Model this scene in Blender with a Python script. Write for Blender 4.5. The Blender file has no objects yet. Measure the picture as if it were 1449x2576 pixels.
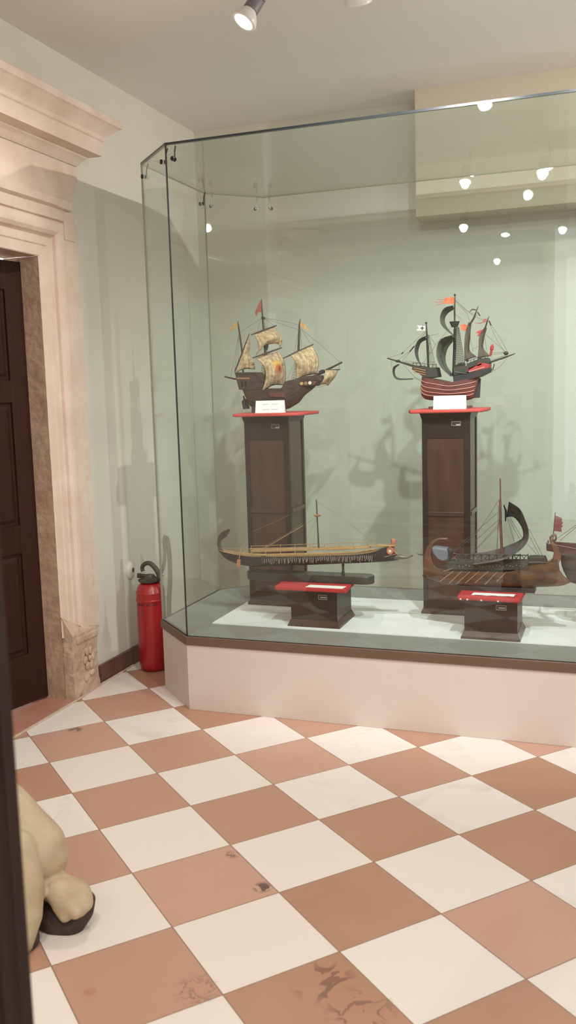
import bpy, math, random
import numpy as np
from mathutils import Vector, Matrix
random.seed(7)
C = bpy.context.scene.collection
PI = math.pi
# ------------------------------------------------------------------ camera
CAM = np.array([1.994, -3.989, 1.568])
ROT = np.array([[0.9416, 0.3353, -0.0287], [-0.0166, 0.1312, 0.9912], [-0.3358, 0.9329, -0.1306]])
# orthonormalise
r_, u_, f_ = ROT
f_ = f_ / np.linalg.norm(f_); r_ = r_ - f_ * (r_ @ f_); r_ /= np.linalg.norm(r_); u_ = np.cross(r_, f_); u_ *= np.sign(u_[2])
ROT = np.array([r_, u_, f_])
FPX = 2305.7
cam = bpy.data.cameras.new('camera'); co = bpy.data.objects.new('camera', cam); C.objects.link(co)
cam.sensor_fit = 'VERTICAL'; cam.sensor_height = 36; cam.lens = FPX * 36 / 2576
m = Matrix.Identity(4)
for i in range(3):
    m[i][0], m[i][1], m[i][2], m[i][3] = r_[i], u_[i], -f_[i], CAM[i]
co.matrix_world = m
cam.clip_start = 0.05
cam.dof.use_dof = True; cam.dof.focus_distance = 4.9; cam.dof.aperture_fstop = 4.5
bpy.context.scene.camera = co

def pt(x, y, Y):
    """measured point of the photograph -> the point of the vertical plane y = Y it lies on"""
    d = ROT.T @ np.array([(x - 724.5) / FPX, -(y - 1288) / FPX, 1.0])
    t = (Y - CAM[1]) / d[1]
    p = CAM + t * d
    return Vector((p[0], Y, p[2]))

def crop(x0, y0, s):
    return lambda a, Y: pt(x0 + a[0] * s, y0 + a[1] * s, Y)

# ------------------------------------------------------------------ helpers
def lin(c):
    return tuple((v / 255 / 12.92 if v / 255 <= .04045 else ((v / 255 + .055) / 1.055) ** 2.4) for v in c) + (1,)

class MB:
    def __init__(s): s.v = []; s.f = []; s.mi = []; s.uv = {}
    def face(s, idx, mi=0): s.f.append(tuple(idx)); s.mi.append(mi)
    def add(s, vs): n = len(s.v); s.v += [tuple(v) for v in vs]; return n
    def box(s, lo, hi, mi=0):
        (a, b, c), (d, e, f) = lo, hi
        n = s.add([(a,b,c),(d,b,c),(d,e,c),(a,e,c),(a,b,f),(d,b,f),(d,e,f),(a,e,f)])
        for q in ((3,2,1,0),(4,5,6,7),(0,1,5,4),(1,2,6,5),(2,3,7,6),(3,0,4,7)): s.face([n+k for k in q], mi)
        return s
    def frustum(s, lo, hi, z0, z1, g0=0, g1=0):
        (a, b), (d, e) = lo, hi
        n = s.add([(a-g0,b-g0,z0),(d+g0,b-g0,z0),(d+g0,e+g0,z0),(a-g0,e+g0,z0),(a-g1,b-g1,z1),(d+g1,b-g1,z1),(d+g1,e+g1,z1),(a-g1,e+g1,z1)])
        for q in ((3,2,1,0),(4,5,6,7),(0,1,5,4),(1,2,6,5),(2,3,7,6),(3,0,4,7)): s.face([n+k for k in q])
        return s
    def prism(s, pts, off, mi=0):
        """polygon pts (3D) extruded by vector off"""
        k = len(pts); off = Vector(off)
        n = s.add([Vector(p) for p in pts] + [Vector(p) + off for p in pts])
        s.face(range(n, n+k), mi); s.face(range(n+2*k-1, n+k-1, -1), mi)
        for i in range(k):
            j = (i+1) % k
            s.face((n+j, n+i, n+k+i, n+k+j), mi)
        return s
    def tube(s, pts, r, seg=6, mi=0, cap=True):
        pts = [Vector(p) for p in pts]; k = len(pts)
        rr = r if isinstance(r, (list, tuple)) else [r]*k
        if len(rr) != k: rr = [rr[0] + (rr[-1]-rr[0])*i/(k-1) for i in range(k)]
        prev = None; rings = []
        for i, p in enumerate(pts):
            t = (pts[min(i+1,k-1)] - pts[max(i-1,0)])
            if t.length < 1e-9: t = Vector((0,0,1))
            t.normalize()
            if prev is None:
                a = t.cross(Vector((0,0,1)) if abs(t.z) < .9 else Vector((1,0,0))).normalized()
            else:
                a = (prev - t*prev.dot(t)).normalized()
            prev = a; b = t.cross(a)
            rings.append(s.add([p + (a*math.cos(2*PI*q/seg) + b*math.sin(2*PI*q/seg))*rr[i] for q in range(seg)]))
        for i in range(k-1):
            for q in range(seg):
                q2 = (q+1) % seg
                s.face((rings[i]+q, rings[i]+q2, rings[i+1]+q2, rings[i+1]+q), mi)
        if cap:
            s.face([rings[0]+q for q in range(seg)][::-1], mi); s.face([rings[-1]+q for q in range(seg)], mi)
        return s
    def lathe(s, prof, o=(0,0,0), ax=(0,0,1), seg=32, mi=0):
        o = Vector(o); ax = Vector(ax).normalized()
        a = ax.cross(Vector((0,0,1)) if abs(ax.z) < .9 else Vector((1,0,0))).normalized(); b = ax.cross(a)
        rings = []
        for r, h in prof:
            rings.append(s.add([o + ax*h + (a*math.cos(2*PI*q/seg) + b*math.sin(2*PI*q/seg))*max(r,1e-5) for q in range(seg)]))
        for i in range(len(prof)-1):
            for q in range(seg):
                q2 = (q+1) % seg
                s.face((rings[i]+q, rings[i]+q2, rings[i+1]+q2, rings[i+1]+q), mi)
        s.face([rings[0]+q for q in range(seg)][::-1], mi); s.face([rings[-1]+q for q in range(seg)], mi)
        return s
    def grid(s, g, mi=0, uv=False):
        """g[i][j] of Vectors"""
        R, K = len(g), len(g[0]); n = s.add([p for row in g for p in row])
        for i in range(R-1):
            for j in range(K-1):
                s.face((n+i*K+j, n+i*K+j+1, n+(i+1)*K+j+1, n+(i+1)*K+j), mi)
                if uv: s.uv[len(s.f)-1] = [(j/(K-1), i/(R-1)), ((j+1)/(K-1), i/(R-1)), ((j+1)/(K-1), (i+1)/(R-1)), (j/(K-1), (i+1)/(R-1))]
        return s
    def ball(s, c, r, seg=16, mi=0):
        r = r if isinstance(r, (tuple, list)) else (r,)*3
        n0 = len(s.v)
        s.lathe([(math.sin(PI*i/10), -math.cos(PI*i/10)) for i in range(11)], seg=seg, mi=mi)
        for k in range(n0, len(s.v)):
            v = s.v[k]; s.v[k] = (c[0]+v[0]*r[0], c[1]+v[1]*r[1], c[2]+v[2]*r[2])
        return s
    def build(s, name, mats, parent=None, smooth=30, bevel=0, solid=0, normals=True, segs=2):
        me = bpy.data.meshes.new(name)
        org = Vector(parent['_o']) if parent is not None and '_o' in parent else Vector((0,0,0))
        me.from_pydata([Vector(v) - org for v in s.v], [], s.f)
        mats = mats if isinstance(mats, (list, tuple)) else [mats]
        for x in mats: me.materials.append(x)
        me.polygons.foreach_set('material_index', s.mi)
        if s.uv:
            L = me.uv_layers.new(name='UVMap')
            for p in me.polygons:
                if p.index in s.uv:
                    for li, uvc in zip(p.loop_indices, s.uv[p.index]): L.data[li].uv = uvc
        me.validate()
        if normals:
            import bmesh
            bm = bmesh.new(); bm.from_mesh(me); bmesh.ops.recalc_face_normals(bm, faces=bm.faces); bm.to_mesh(me); bm.free()
        if smooth:
            me.polygons.foreach_set('use_smooth', [True]*len(me.polygons))
            me.set_sharp_from_angle(angle=math.radians(smooth))
        o = bpy.data.objects.new(name, me); C.objects.link(o)
        if parent is not None: o.parent = parent
        if solid:
            d = o.modifiers.new('s', 'SOLIDIFY'); d.thickness = solid; d.offset = 0
        if bevel:
            d = o.modifiers.new('b', 'BEVEL'); d.width = bevel; d.segments = segs; d.limit_method = 'ANGLE'; d.angle_limit = math.radians(35)
        return o

def tag(o, label=None, cat=None, group=None, kind=None):
    if label: o['label'] = label
    if cat: o['category'] = cat
    if group: o['group'] = group
    if kind: o['kind'] = kind
    return o
def thing(name, loc, label, cat, group=None):
    o = bpy.data.objects.new(name, None); C.objects.link(o); o.empty_display_size = .05
    o.location = loc; o['_o'] = list(loc)
    return tag(o, label, cat, group)
def struct(name, loc=(0,0,0), label=None):
    o = bpy.data.objects.new(name, None); C.objects.link(o); o.location = loc; o['_o'] = list(loc); o['kind'] = 'structure'
    if label: o['label'] = label
    return o
def sub(o, parent):
    """a sub-part: o's mesh already sits in the frame of the part"""
    return o

# ------------------------------------------------------------------ materials
MATS = {}
def mat(name, col, rough=.6, metal=0.0, var=.0, scale=12, bump=0.0, bscale=60, spec=.5, col2=None, coat=0, stretch=None, emit=0, ecol=None):
    m = bpy.data.materials.new(name); m.use_nodes = True; nt = m.node_tree; N = nt.nodes; L = nt.links
    b = N['Principled BSDF']; c = lin(col)
    b.inputs['Base Color'].default_value = c; b.inputs['Roughness'].default_value = rough; b.inputs['Metallic'].default_value = metal
    b.inputs['Specular IOR Level'].default_value = spec
    if coat: b.inputs['Coat Weight'].default_value = coat; b.inputs['Coat Roughness'].default_value = .15
    if emit: b.inputs['Emission Color'].default_value = lin(ecol or col); b.inputs['Emission Strength'].default_value = emit
    if var or bump or col2:
        tc = N.new('ShaderNodeTexCoord'); mp = N.new('ShaderNodeMapping'); L.new(tc.outputs['Object'], mp.inputs['Vector'])
        if stretch: mp.inputs['Scale'].default_value = stretch
    if var or col2:
        n = N.new('ShaderNodeTexNoise'); n.inputs['Scale'].default_value = scale; n.inputs['Detail'].default_value = 6; n.inputs['Roughness'].default_value = .6
        L.new(mp.outputs['Vector'], n.inputs['Vector'])
        r = N.new('ShaderNodeValToRGB'); r.color_ramp.elements[0].position = .3; r.color_ramp.elements[1].position = .7
        r.color_ramp.elements[0].color = lin(col2) if col2 else tuple(v*(1-var) for v in c[:3]) + (1,)
        r.color_ramp.elements[1].color = c if col2 else tuple(min(1, v*(1+var)) for v in c[:3]) + (1,)
        L.new(n.outputs['Fac'], r.inputs['Fac']); L.new(r.outputs['Color'], b.inputs['Base Color'])
    if bump:
        n2 = N.new('ShaderNodeTexNoise'); n2.inputs['Scale'].default_value = bscale; n2.inputs['Detail'].default_value = 5
        L.new(mp.outputs['Vector'], n2.inputs['Vector'])
        bp = N.new('ShaderNodeBump'); bp.inputs['Strength'].default_value = bump; bp.inputs['Distance'].default_value = .01
        L.new(n2.outputs['Fac'], bp.inputs['Height']); L.new(bp.outputs['Normal'], b.inputs['Normal'])
    MATS[name] = m
    return m

wallpaint = mat('wall_paint', (220, 216, 202), .85, var=.03, scale=2, bump=.06, bscale=25)
beampaint = mat('beam_paint', (208, 196, 174), .85, var=.02, scale=2)
ceilpaint = mat('ceiling_paint', (244, 239, 236), .9, var=.015, scale=1.5)
stone = mat('limestone', (232, 214, 198), .8, col2=(216, 194, 174), scale=5, bump=.35, bscale=35)
revealm = mat('rough_reveal_stone', (196, 168, 142), .9, col2=(164, 132, 106), scale=8, bump=.8, bscale=30)
roughstone = mat('worn_limestone', (214, 190, 166), .9, col2=(180, 150, 124), scale=9, bump=1.0, bscale=28)
darkdoor = mat('dark_door_wood', (54, 31, 25), .55, spec=.2, var=.25, scale=14, stretch=(6, 6, .6))
skirt = mat('skirting_marble', (104, 72, 62), .45, var=.3, scale=9)
plinthw = mat('plinth_board', (212, 198, 186), .6, var=.015, scale=3)
railm = mat('bronze_rail', (112, 86, 70), .4, metal=.2, var=.06, scale=6)
deckgrey = mat('case_floor_grey', (142, 144, 138), .6)
white = mat('white_board', (240, 240, 236), .7, var=.015, scale=10)
card = mat('white_card', (248, 246, 240), .7)
ink = mat('grey_ink', (150, 148, 142), .8)
walnut = mat('walnut_veneer', (84, 52, 38), .4, col2=(56, 34, 26), scale=5, stretch=(4, 4, .8), coat=.25)
walnutd = mat('dark_walnut', (50, 35, 30), .45, spec=.3, col2=(42, 29, 26), scale=5, stretch=(4, 4, .8), coat=.25)
walnutm = mat('walnut_moulding', (70, 44, 36), .32, var=.1, scale=8, coat=.3)
red = mat('red_felt', (186, 46, 48), .85, var=.08, scale=60)
redtray = mat('red_painted_tray', (200, 76, 68), .6, var=.05, scale=20)
plate = mat('number_plate', (70, 62, 58), .35, metal=.3)
platew = mat('plate_engraving', (190, 186, 178), .5)
extred = mat('extinguisher_red', (164, 30, 32), .35, var=.08, scale=4, coat=.2)
extdark = mat('dark_red_lettering', (104, 24, 28), .5)
extgrey = mat('cast_metal', (92, 84, 76), .45, metal=.6, var=.12, scale=20)
rubber = mat('black_rubber', (58, 58, 56), .6)
blackm = mat('black_plastic', (28, 26, 26), .4)
steel = mat('polished_steel', (190, 190, 186), .22, metal=1)
hookw = mat('white_ceramic', (222, 214, 200), .35)
hole = mat('dark_hole', (96, 78, 62), .9)
postm = mat('dark_post_wood', (56, 38, 34), .45, var=.25, scale=10, stretch=(5, 5, .5))
sculpt = mat('weathered_carving', (200, 184, 154), .75, col2=(182, 158, 124), scale=9, bump=.5, bscale=18)
sculptd = mat('dark_base', (66, 50, 44), .8, var=.3, scale=14, bump=.3)
lampgrey = mat('lamp_housing', (130, 124, 130), .5, metal=.2)
lampwhite = mat('lamp_reflector', (236, 234, 228), .3)
lens = mat('lamp_lens', (255, 255, 250), .3, emit=34, ecol=(255, 250, 240))
shipdark = mat('dark_hull_wood', (88, 66, 54), .6, col2=(50, 40, 36), scale=22, stretch=(1, 1, 5))
shipmast = mat('dark_spar_wood', (70, 54, 46), .55, var=.2, scale=30)
blackship = mat('blackened_hull', (46, 42, 42), .55, var=.2, scale=25)
greenship = mat('tarred_wood', (70, 66, 56), .65, col2=(48, 46, 42), scale=60)
darkred = mat('dark_red_wood', (98, 58, 52), .5, col2=(70, 44, 40), scale=20)
hullred = mat('red_brown_hull', (128, 72, 64), .55, col2=(84, 52, 46), scale=30)
wale = mat('salmon_wale', (192, 130, 118), .5)
galred = mat('red_gallery', (176, 52, 54), .55)
ochre = mat('ochre_trim', (164, 116, 74), .6)
amber = mat('amber_hull', (118, 80, 42), .45, col2=(46, 37, 31), scale=11, stretch=(1, 1, 2))
copper = mat('coppery_prow', (140, 98, 70), .35, col2=(76, 54, 42), scale=14, metal=.25)
tan = mat('tan_model_wood', (196, 160, 112), .6, col2=(156, 120, 80), scale=60)
orange = mat('orange_terracotta', (186, 116, 90), .6)
oarm = mat('pale_oar_wood', (170, 152, 138), .6)
oard = mat('grey_oar_wood', (140, 116, 100), .6)
rope = mat('rope', (96, 88, 74), .9)
ropet = mat('tan_rope', (150, 124, 92), .9)
sailgrey = mat('grey_sail', (104, 106, 96), .8, col2=(66, 70, 62), scale=26)
saildark = mat('dark_net_sail', (112, 106, 102), .75, col2=(74, 69, 66), scale=40)
latsail = mat('brown_lateen_sail', (112, 100, 86), .8, col2=(80, 70, 60), scale=30)
bluegrey = mat('blue_grey_awning', (110, 114, 120), .6, var=.1, scale=18)
ramgrey = mat('bronze_ram', (110, 104, 90), .4, metal=.4)
flagor = mat('orange_red_flag', (196, 84, 60), .7, col2=(216, 130, 84), scale=60)
flagpk = mat('faded_red_flag', (178, 110, 92), .7, col2=(150, 80, 70), scale=50)
flagred = mat('red_flag', (196, 62, 56), .7)
flagmaroon = mat('maroon_flag', (124, 54, 52), .7, var=.15, scale=30)
flagye = mat('yellow_flag', (214, 184, 130), .7, col2=(184, 130, 82), scale=70)
flagwh = mat('white_flag', (226, 220, 204), .7)
standm = mat('black_green_stand', (42, 46, 42), .35, var=.15, scale=10, coat=.3)

def sail_mat(name, emblem=None, seams=6):
    m = mat(name, (222, 200, 160), .75, col2=(148, 112, 78), scale=55)
    nt = m.node_tree; N = nt.nodes; L = nt.links; b = N['Principled BSDF']
    src = b.inputs['Base Color'].links[0].from_socket
    uv = N.new('ShaderNodeUVMap'); sp = N.new('ShaderNodeSeparateXYZ'); L.new(uv.outputs['UV'], sp.inputs[0])
    mu = N.new('ShaderNodeMath'); mu.operation = 'MULTIPLY'; mu.inputs[1].default_value = seams; L.new(sp.outputs[0], mu.inputs[0])
    fr = N.new('ShaderNodeMath'); fr.operation = 'FRACT'; L.new(mu.outputs[0], fr.inputs[0])
    lt = N.new('ShaderNodeMath'); lt.operation = 'LESS_THAN'; lt.inputs[1].default_value = .07; L.new(fr.outputs[0], lt.inputs[0])
    mx = N.new('ShaderNodeMix'); mx.data_type = 'RGBA'; L.new(lt.outputs[0], mx.inputs['Factor']); L.new(src, mx.inputs[6]); mx.inputs[7].default_value = lin((118, 88, 62))
    out = mx.outputs[2]
    if emblem:
        for (eu, ev, ru, rv, col) in emblem:
            vm = N.new('ShaderNodeMapping'); L.new(uv.outputs['UV'], vm.inputs['Vector'])
            vm.inputs['Location'].default_value = (-eu/ru, -ev/rv, 0); vm.inputs['Scale'].default_value = (1/ru, 1/rv, 1)
            ln = N.new('ShaderNodeVectorMath'); ln.operation = 'LENGTH'; L.new(vm.outputs[0], ln.inputs[0])
            mr = N.new('ShaderNodeMapRange'); mr.inputs[1].default_value = .6; mr.inputs[2].default_value = 1.1; mr.inputs[3].default_value = .85; mr.inputs[4].default_value = 0
            L.new(ln.outputs['Value'], mr.inputs[0])
            m2 = N.new('ShaderNodeMix'); m2.data_type = 'RGBA'; L.new(mr.outputs[0], m2.inputs['Factor']); L.new(out, m2.inputs[6]); m2.inputs[7].default_value = lin(col); out = m2.outputs[2]
    L.new(out, b.inputs['Base Color'])
    return m
sail1 = sail_mat('parchment_sail')
sail1e = sail_mat('parchment_sail_emblem', [(.62, .40, .2, .17, (226, 170, 84)), (.66, .52, .17, .16, (184, 92, 70)), (.7, .52, .05, .09, (120, 56, 50))])

def glass_mat():
    m = bpy.data.materials.new('case_glass'); m.use_nodes = True; nt = m.node_tree; N = nt.nodes; L = nt.links
    N.remove(N['Principled BSDF'])
    tr = N.new('ShaderNodeBsdfTransparent'); tr.inputs[0].default_value = (.953, .973, .962, 1)
    gl = N.new('ShaderNodeBsdfGlossy'); gl.inputs['Roughness'].default_value = .0; gl.inputs['Color'].default_value = (1, 1, 1, 1)
    lw = N.new('ShaderNodeLayerWeight'); lw.inputs['Blend'].default_value = .5
    p = N.new('ShaderNodeMath'); p.operation = 'POWER'; p.inputs[1].default_value = 5; L.new(lw.outputs['Facing'], p.inputs[0])
    mr = N.new('ShaderNodeMath'); mr.operation = 'MULTIPLY_ADD'; mr.inputs[1].default_value = .955; mr.inputs[2].default_value = .045; L.new(p.outputs[0], mr.inputs[0])
    mx = N.new('ShaderNodeMixShader'); L.new(mr.outputs[0], mx.inputs[0]); L.new(tr.outputs[0], mx.inputs[1]); L.new(gl.outputs[0], mx.inputs[2])
    L.new(mx.outputs[0], N['Material Output'].inputs[0])
    return m
glass = glass_mat()
glassedge_dark = mat('glass_edge_dark', (46, 50, 52), .25)  # glass edge: dark look of internal reflection put into the colour
glassedge_pale = mat('glass_edge_pale', (176, 178, 152), .3)  # same glass edge, with the pale look of the far edges as colour

# ---- checkerboard marble floor
TS = .36; TO = (-.568, -.530); TA = math.atan2(.747, .665)
def floor_mat():
    m = bpy.data.materials.new('marble_checker'); m.use_nodes = True; nt = m.node_tree; N = nt.nodes; L = nt.links
    b = N['Principled BSDF']
    def math_(op, a, bb=None, cc=None):
        n = N.new('ShaderNodeMath'); n.operation = op
        for i, x in enumerate((a, bb, cc)):
            if x is None: continue
            if isinstance(x, (int, float)): n.inputs[i].default_value = x
            else: L.new(x, n.inputs[i])
        return n.outputs[0]
    def mixc(f, a, c):
        n = N.new('ShaderNodeMix'); n.data_type = 'RGBA'
        for s, x in ((n.inputs[0], f), (n.inputs[6], a), (n.inputs[7], c)):
            if isinstance(x, (float, int)): s.default_value = x
            elif isinstance(x, tuple): s.default_value = x
            else: L.new(x, s)
        return n.outputs[2]
    tc = N.new('ShaderNodeTexCoord')
    s1 = N.new('ShaderNodeVectorMath'); s1.operation = 'SUBTRACT'; L.new(tc.outputs['Object'], s1.inputs[0]); s1.inputs[1].default_value = (TO[0], TO[1], 0)
    A = (math.cos(TA)/TS, math.sin(TA)/TS, 0); B = (math.sin(TA)/TS, -math.cos(TA)/TS, 0)
    def dot(v):
        n = N.new('ShaderNodeVectorMath'); n.operation = 'DOT_PRODUCT'; L.new(s1.outputs[0], n.inputs[0]); n.inputs[1].default_value = v; return n.outputs['Value']
    a, j = dot(A), dot(B)
    fa, fj = math_('FLOOR', a), math_('FLOOR', j)
    par = math_('FLOORED_MODULO', math_('ADD', fa, fj), 2.0)
    ra, rj = math_('FRACT', a), math_('FRACT', j)
    ed = math_('MINIMUM', math_('MINIMUM', ra, math_('SUBTRACT', 1.0, ra)), math_('MINIMUM', rj, math_('SUBTRACT', 1.0, rj)))
    cv = N.new('ShaderNodeCombineXYZ'); L.new(fa, cv.inputs[0]); L.new(fj, cv.inputs[1])
    wn = N.new('ShaderNodeTexWhiteNoise'); wn.noise_dimensions = '2D'; L.new(cv.outputs[0], wn.inputs['Vector'])
    rnd = wn.outputs['Value']
    # per tile shifted texture space
    off = N.new('ShaderNodeVectorMath'); off.operation = 'SCALE'; L.new(wn.outputs['Color'], off.inputs[0]); off.inputs['Scale'].default_value = 9
    tv = N.new('ShaderNodeVectorMath'); tv.operation = 'ADD'; L.new(tc.outputs['Object'], tv.inputs[0]); L.new(off.outputs[0], tv.inputs[1])
    def noise(sc, det=5, dist=0., vec=tv.outputs[0]):
        n = N.new('ShaderNodeTexNoise'); n.inputs['Scale'].default_value = sc; n.inputs['Detail'].default_value = det; n.inputs['Distortion'].default_value = dist; L.new(vec, n.inputs['Vector']); return n.outputs['Fac']
    big = noise(3.0, 4, .6)
    redc = mixc(rnd, lin((176, 129, 100)), lin((204, 161, 141)))
    redc = mixc(math_('MULTIPLY', math_('SUBTRACT', big, .35), 1.3), redc, lin((192, 150, 126)))
    # pale flecks in the red stone
    fl = noise(24, 3, 1.0); flm = N.new('ShaderNodeMapRange'); flm.inputs[1].default_value = .72; flm.inputs[2].default_value = .8; L.new(fl, flm.inputs[0])
    redc = mixc(math_('MULTIPLY', flm.outputs[0], .35), redc, lin((222, 184, 160)))
    crc = mixc(rnd, lin((234, 222, 210)), lin((238, 228, 218)))
    gv = noise(5, 6, 1.4); gm = N.new('ShaderNodeMapRange'); gm.inputs[1].default_value = .56; gm.inputs[2].default_value = .72; L.new(gv, gm.inputs[0])
    vein = math_('MULTIPLY', gm.outputs[0], math_('MULTIPLY', math_('GREATER_THAN', rnd, .62), .35))
    crc = mixc(vein, crc, lin((196, 184, 168)))
    col = mixc(par, redc, crc)
    # stains with a place of their own
    def stain(x, y, R, sc, lo, hi, c, amt):
        nonlocal col
        d = N.new('ShaderNodeVectorMath'); d.operation = 'DISTANCE'; L.new(tc.outputs['Object'], d.inputs[0]); d.inputs[1].default_value = (x, y, 0)
        near = N.new('ShaderNodeMapRange'); near.inputs[1].default_value = R*.55; near.inputs[2].default_value = R; near.inputs[3].default_value = 1; near.inputs[4].default_value = 0; L.new(d.outputs['Value'], near.inputs[0])
        n = noise(sc, 3, 1.2, tc.outputs['Object'])
        band = math_('LESS_THAN', math_('ABSOLUTE', math_('SUBTRACT', n, lo)), hi)
        f = math_('MULTIPLY', math_('MULTIPLY', band, near.outputs[0]), amt)
        col = mixc(f, col, c)
    for q in STAINS: stain(*q)
    gr = math_('LESS_THAN', ed, .0055)
    col = mixc(gr, col, lin((150, 122, 104)))
    L.new(col, b.inputs['Base Color'])
    rg = N.new('ShaderNodeMapRange'); L.new(big, rg.inputs[0]); rg.inputs[3].default_value = .34; rg.inputs[4].default_value = .5; L.new(rg.outputs[0], b.inputs['Roughness'])
    bp = N.new('ShaderNodeBump'); bp.inputs['Strength'].default_value = .25; bp.inputs['Distance'].default_value = .002
    L.new(math_('SUBTRACT', 1.0, gr), bp.inputs['Height']); L.new(bp.outputs[0], b.inputs['Normal'])
    return m
def fl(x, y):
    d = ROT.T @ np.array([(x - 724.5) / FPX, -(y - 1288) / FPX, 1.0]); t = -CAM[2]/d[2]; p = CAM + t*d; return p[0], p[1]
STAINS = [fl(815, 2470) + (.10, 6, .5, .032, lin((122, 88, 74)), .75), fl(905, 2540) + (.10, 7, .5, .03, lin((124, 90, 76)), .7),
          fl(660, 2232) + (.035, 14, .5, .10, lin((96, 74, 66)), .9), fl(585, 2150) + (.03, 30, .5, .06, lin((110, 80, 70)), .7),
          fl(190, 1836) + (.04, 20, .5, .10, lin((112, 94, 88)), .8), fl(495, 2490) + (.07, 24, .5, .035, lin((132, 104, 88)), .6),
          fl(225, 2495) + (.022, 6, .5, .3, lin((168, 118, 84)), .5)]
floorm = floor_mat()

# ------------------------------------------------------------------ setting
WX = -.675; WY = 1.80; XR = 5.2; YF = -7.0
f = MB().box((-1.6, YF, -.1), (XR, WY+.2, 0)).build('floor', floorm, smooth=0); tag(f, kind='structure')
# wall left with the doorway
DZ = 2.262; DY0, DY1 = -1.34, -.03
w = MB()
w.box((WX-.25, DY1+.25, 0), (WX, WY+.2, 3.5)); w.box((WX-.25, YF, 0), (WX, DY0, 3.5)); w.box((WX-.25, DY0, DZ+.25), (WX, DY1+.25, 3.5))
tag(w.build('wall_left', wallpaint, smooth=0), kind='structure')
tag(MB().box((WX-.3, WY, 0), (XR, WY+.2, 3.4)).build('wall_back', wallpaint, smooth=0), kind='structure')
tag(MB().box((XR, YF, 0), (XR+.2, WY+.2, 3.5)).build('wall_right', wallpaint, smooth=0), kind='structure')
tag(MB().box((WX-.3, YF-.2, 0), (1.3, YF, 3.5)).build('wall_front', wallpaint, smooth=0), kind='structure')
tag(MB().box((WX-.3, YF, 3.285), (XR+.2, WY+.2, 3.40)).build('ceiling', ceilpaint, smooth=0), kind='structure')
# boxed pier high on the back wall, starting part-way along
tag(MB().box((.858, 1.55, 2.567), (XR, WY+.05, 3.285)).build('trim_1', beampaint, smooth=0), 'boxed beige soffit high on the back wall above the glass case', kind='structure')
# skirting
bs = MB().box((WX, .262, 0), (WX+.02, WY, .10)).build('baseboard_left', skirt, smooth=0, bevel=.004); tag(bs, kind='structure')
tag(MB().box((WX, WY-.02, 0), (XR, WY, .10)).build('baseboard_back', skirt, smooth=0, bevel=.004), kind='structure')

# ------------------------------------------------------------------ stone portal
po = struct('trim_2', (-.65, -.03, 0), 'pale carved limestone doorway surround with moulded cornice')
YL = -1.55
# architrave profile: (offset from opening edge, x)
AP = [(0, -.697), (.004, -.693), (.052, -.690), (.058, -.684), (.092, -.684), (.100, -.690), (.108, -.684), (.112, -.668), (.128, -.655), (.15, -.650), (.172, -.654), (.182, -.662), (.186, -.668), (.19, -.662), (.310, -.660), (.318, -.668), (.318, -.70)]
rv = MB(); g = [[Vector((x, DY1-.004, z)) for x in (-.90, -.86, -.80, -.75, -.696)] for z in (0, .3, .6, .9, 1.2, 1.5, 1.8, 2.1, DZ)]
rv.grid(g)
rv.grid([[Vector((x, y, DZ+.002)) for x in (-.90, -.80, -.697)] for y in (DY1, -.8, -1.5)])
rv_o = rv.build('reveal', revealm, po, smooth=60)
d = rv_o.modifiers.new('sub', 'SUBSURF'); d.subdivision_type = 'SIMPLE'; d.levels = d.render_levels = 4
tx0 = bpy.data.textures.new('rough_reveal', 'CLOUDS'); tx0.noise_scale = .06
d = rv_o.modifiers.new('dis', 'DISPLACE'); d.texture = tx0; d.strength = .005; d.mid_level = .5
jm = MB()
lev = [.33, .44, .8, 1.2, 1.6, 2.0]
rows = []
for z in lev: rows.append([Vector((x, DY1+o, z)) for o, x in AP])
rows.append([Vector((x, DY1+o, DZ+min(o, .185)) ) for o, x in AP])
jm.grid(rows)
jamb = jm.build('jamb', stone, po, smooth=25)
ar = MB()
AH = [(o, x) for o, x in AP if o <= .186] + [(.19, -.655), (.245, -.652), (.252, -.63), (.285, -.622), (.29, -.64), (.29, -.70)]
ar.grid([[Vector((x, DY1+min(o, .186), DZ+o)) for o, x in AH], [Vector((x, YL, DZ+o)) for o, x in AH]])
ar.build('architrave', stone, po, smooth=25)
# ear band right of the architrave and its cap fillet
ea = MB()
ea.box((-.70, DY1+.186, DZ+.10), (-.655, .252, DZ+.245)); ea.box((-.70, DY1+.1, DZ+.245), (-.63, .205, DZ+.29))
ea.build('ear_block', stone, po, smooth=0, bevel=.006)
fr = MB(); FZ = [(DZ+.29, .235), (DZ+.33, .232), (DZ+.37, .255), (DZ+.42, .285), (DZ+.46, .292), (DZ+.485, .285)]
gx = [[Vector((-.648 + .006*math.sin(i*1.1), y, z)) for y in (YL, -1., -.5, 0, ye)] + [Vector((-.70, ye, z))] for i, (z, ye) in enumerate(FZ)]
fr.grid(gx); fr.build('frieze', stone, po, smooth=40)
CP = [(2.745, -.648, .285), (2.750, -.64, .292), (2.768, -.625, .30), (2.782, -.612, .318), (2.786, -.605, .325), (2.795, -.600, .330), (2.797, -.532, .350), (2.868, -.530, .362), (2.874, -.522, .372), (2.892, -.520, .385), (2.896, -.526, .385),
      (2.905, -.522, .400), (2.922, -.505, .425), (2.940, -.488, .445), (2.948, -.480, .450), (2.952, -.472, .470), (2.985, -.470, .482), (2.990, -.476, .482), (2.992, -.70, .482)]
cn = MB()
cn.grid([[Vector((x, YL, z)), Vector((x, -.8, z)), Vector((x, -.2, z)), Vector((x, ye, z)), Vector((-.70, ye, z))] for z, x, ye in CP])
cn.build('cornice', stone, po, smooth=28)
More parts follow.
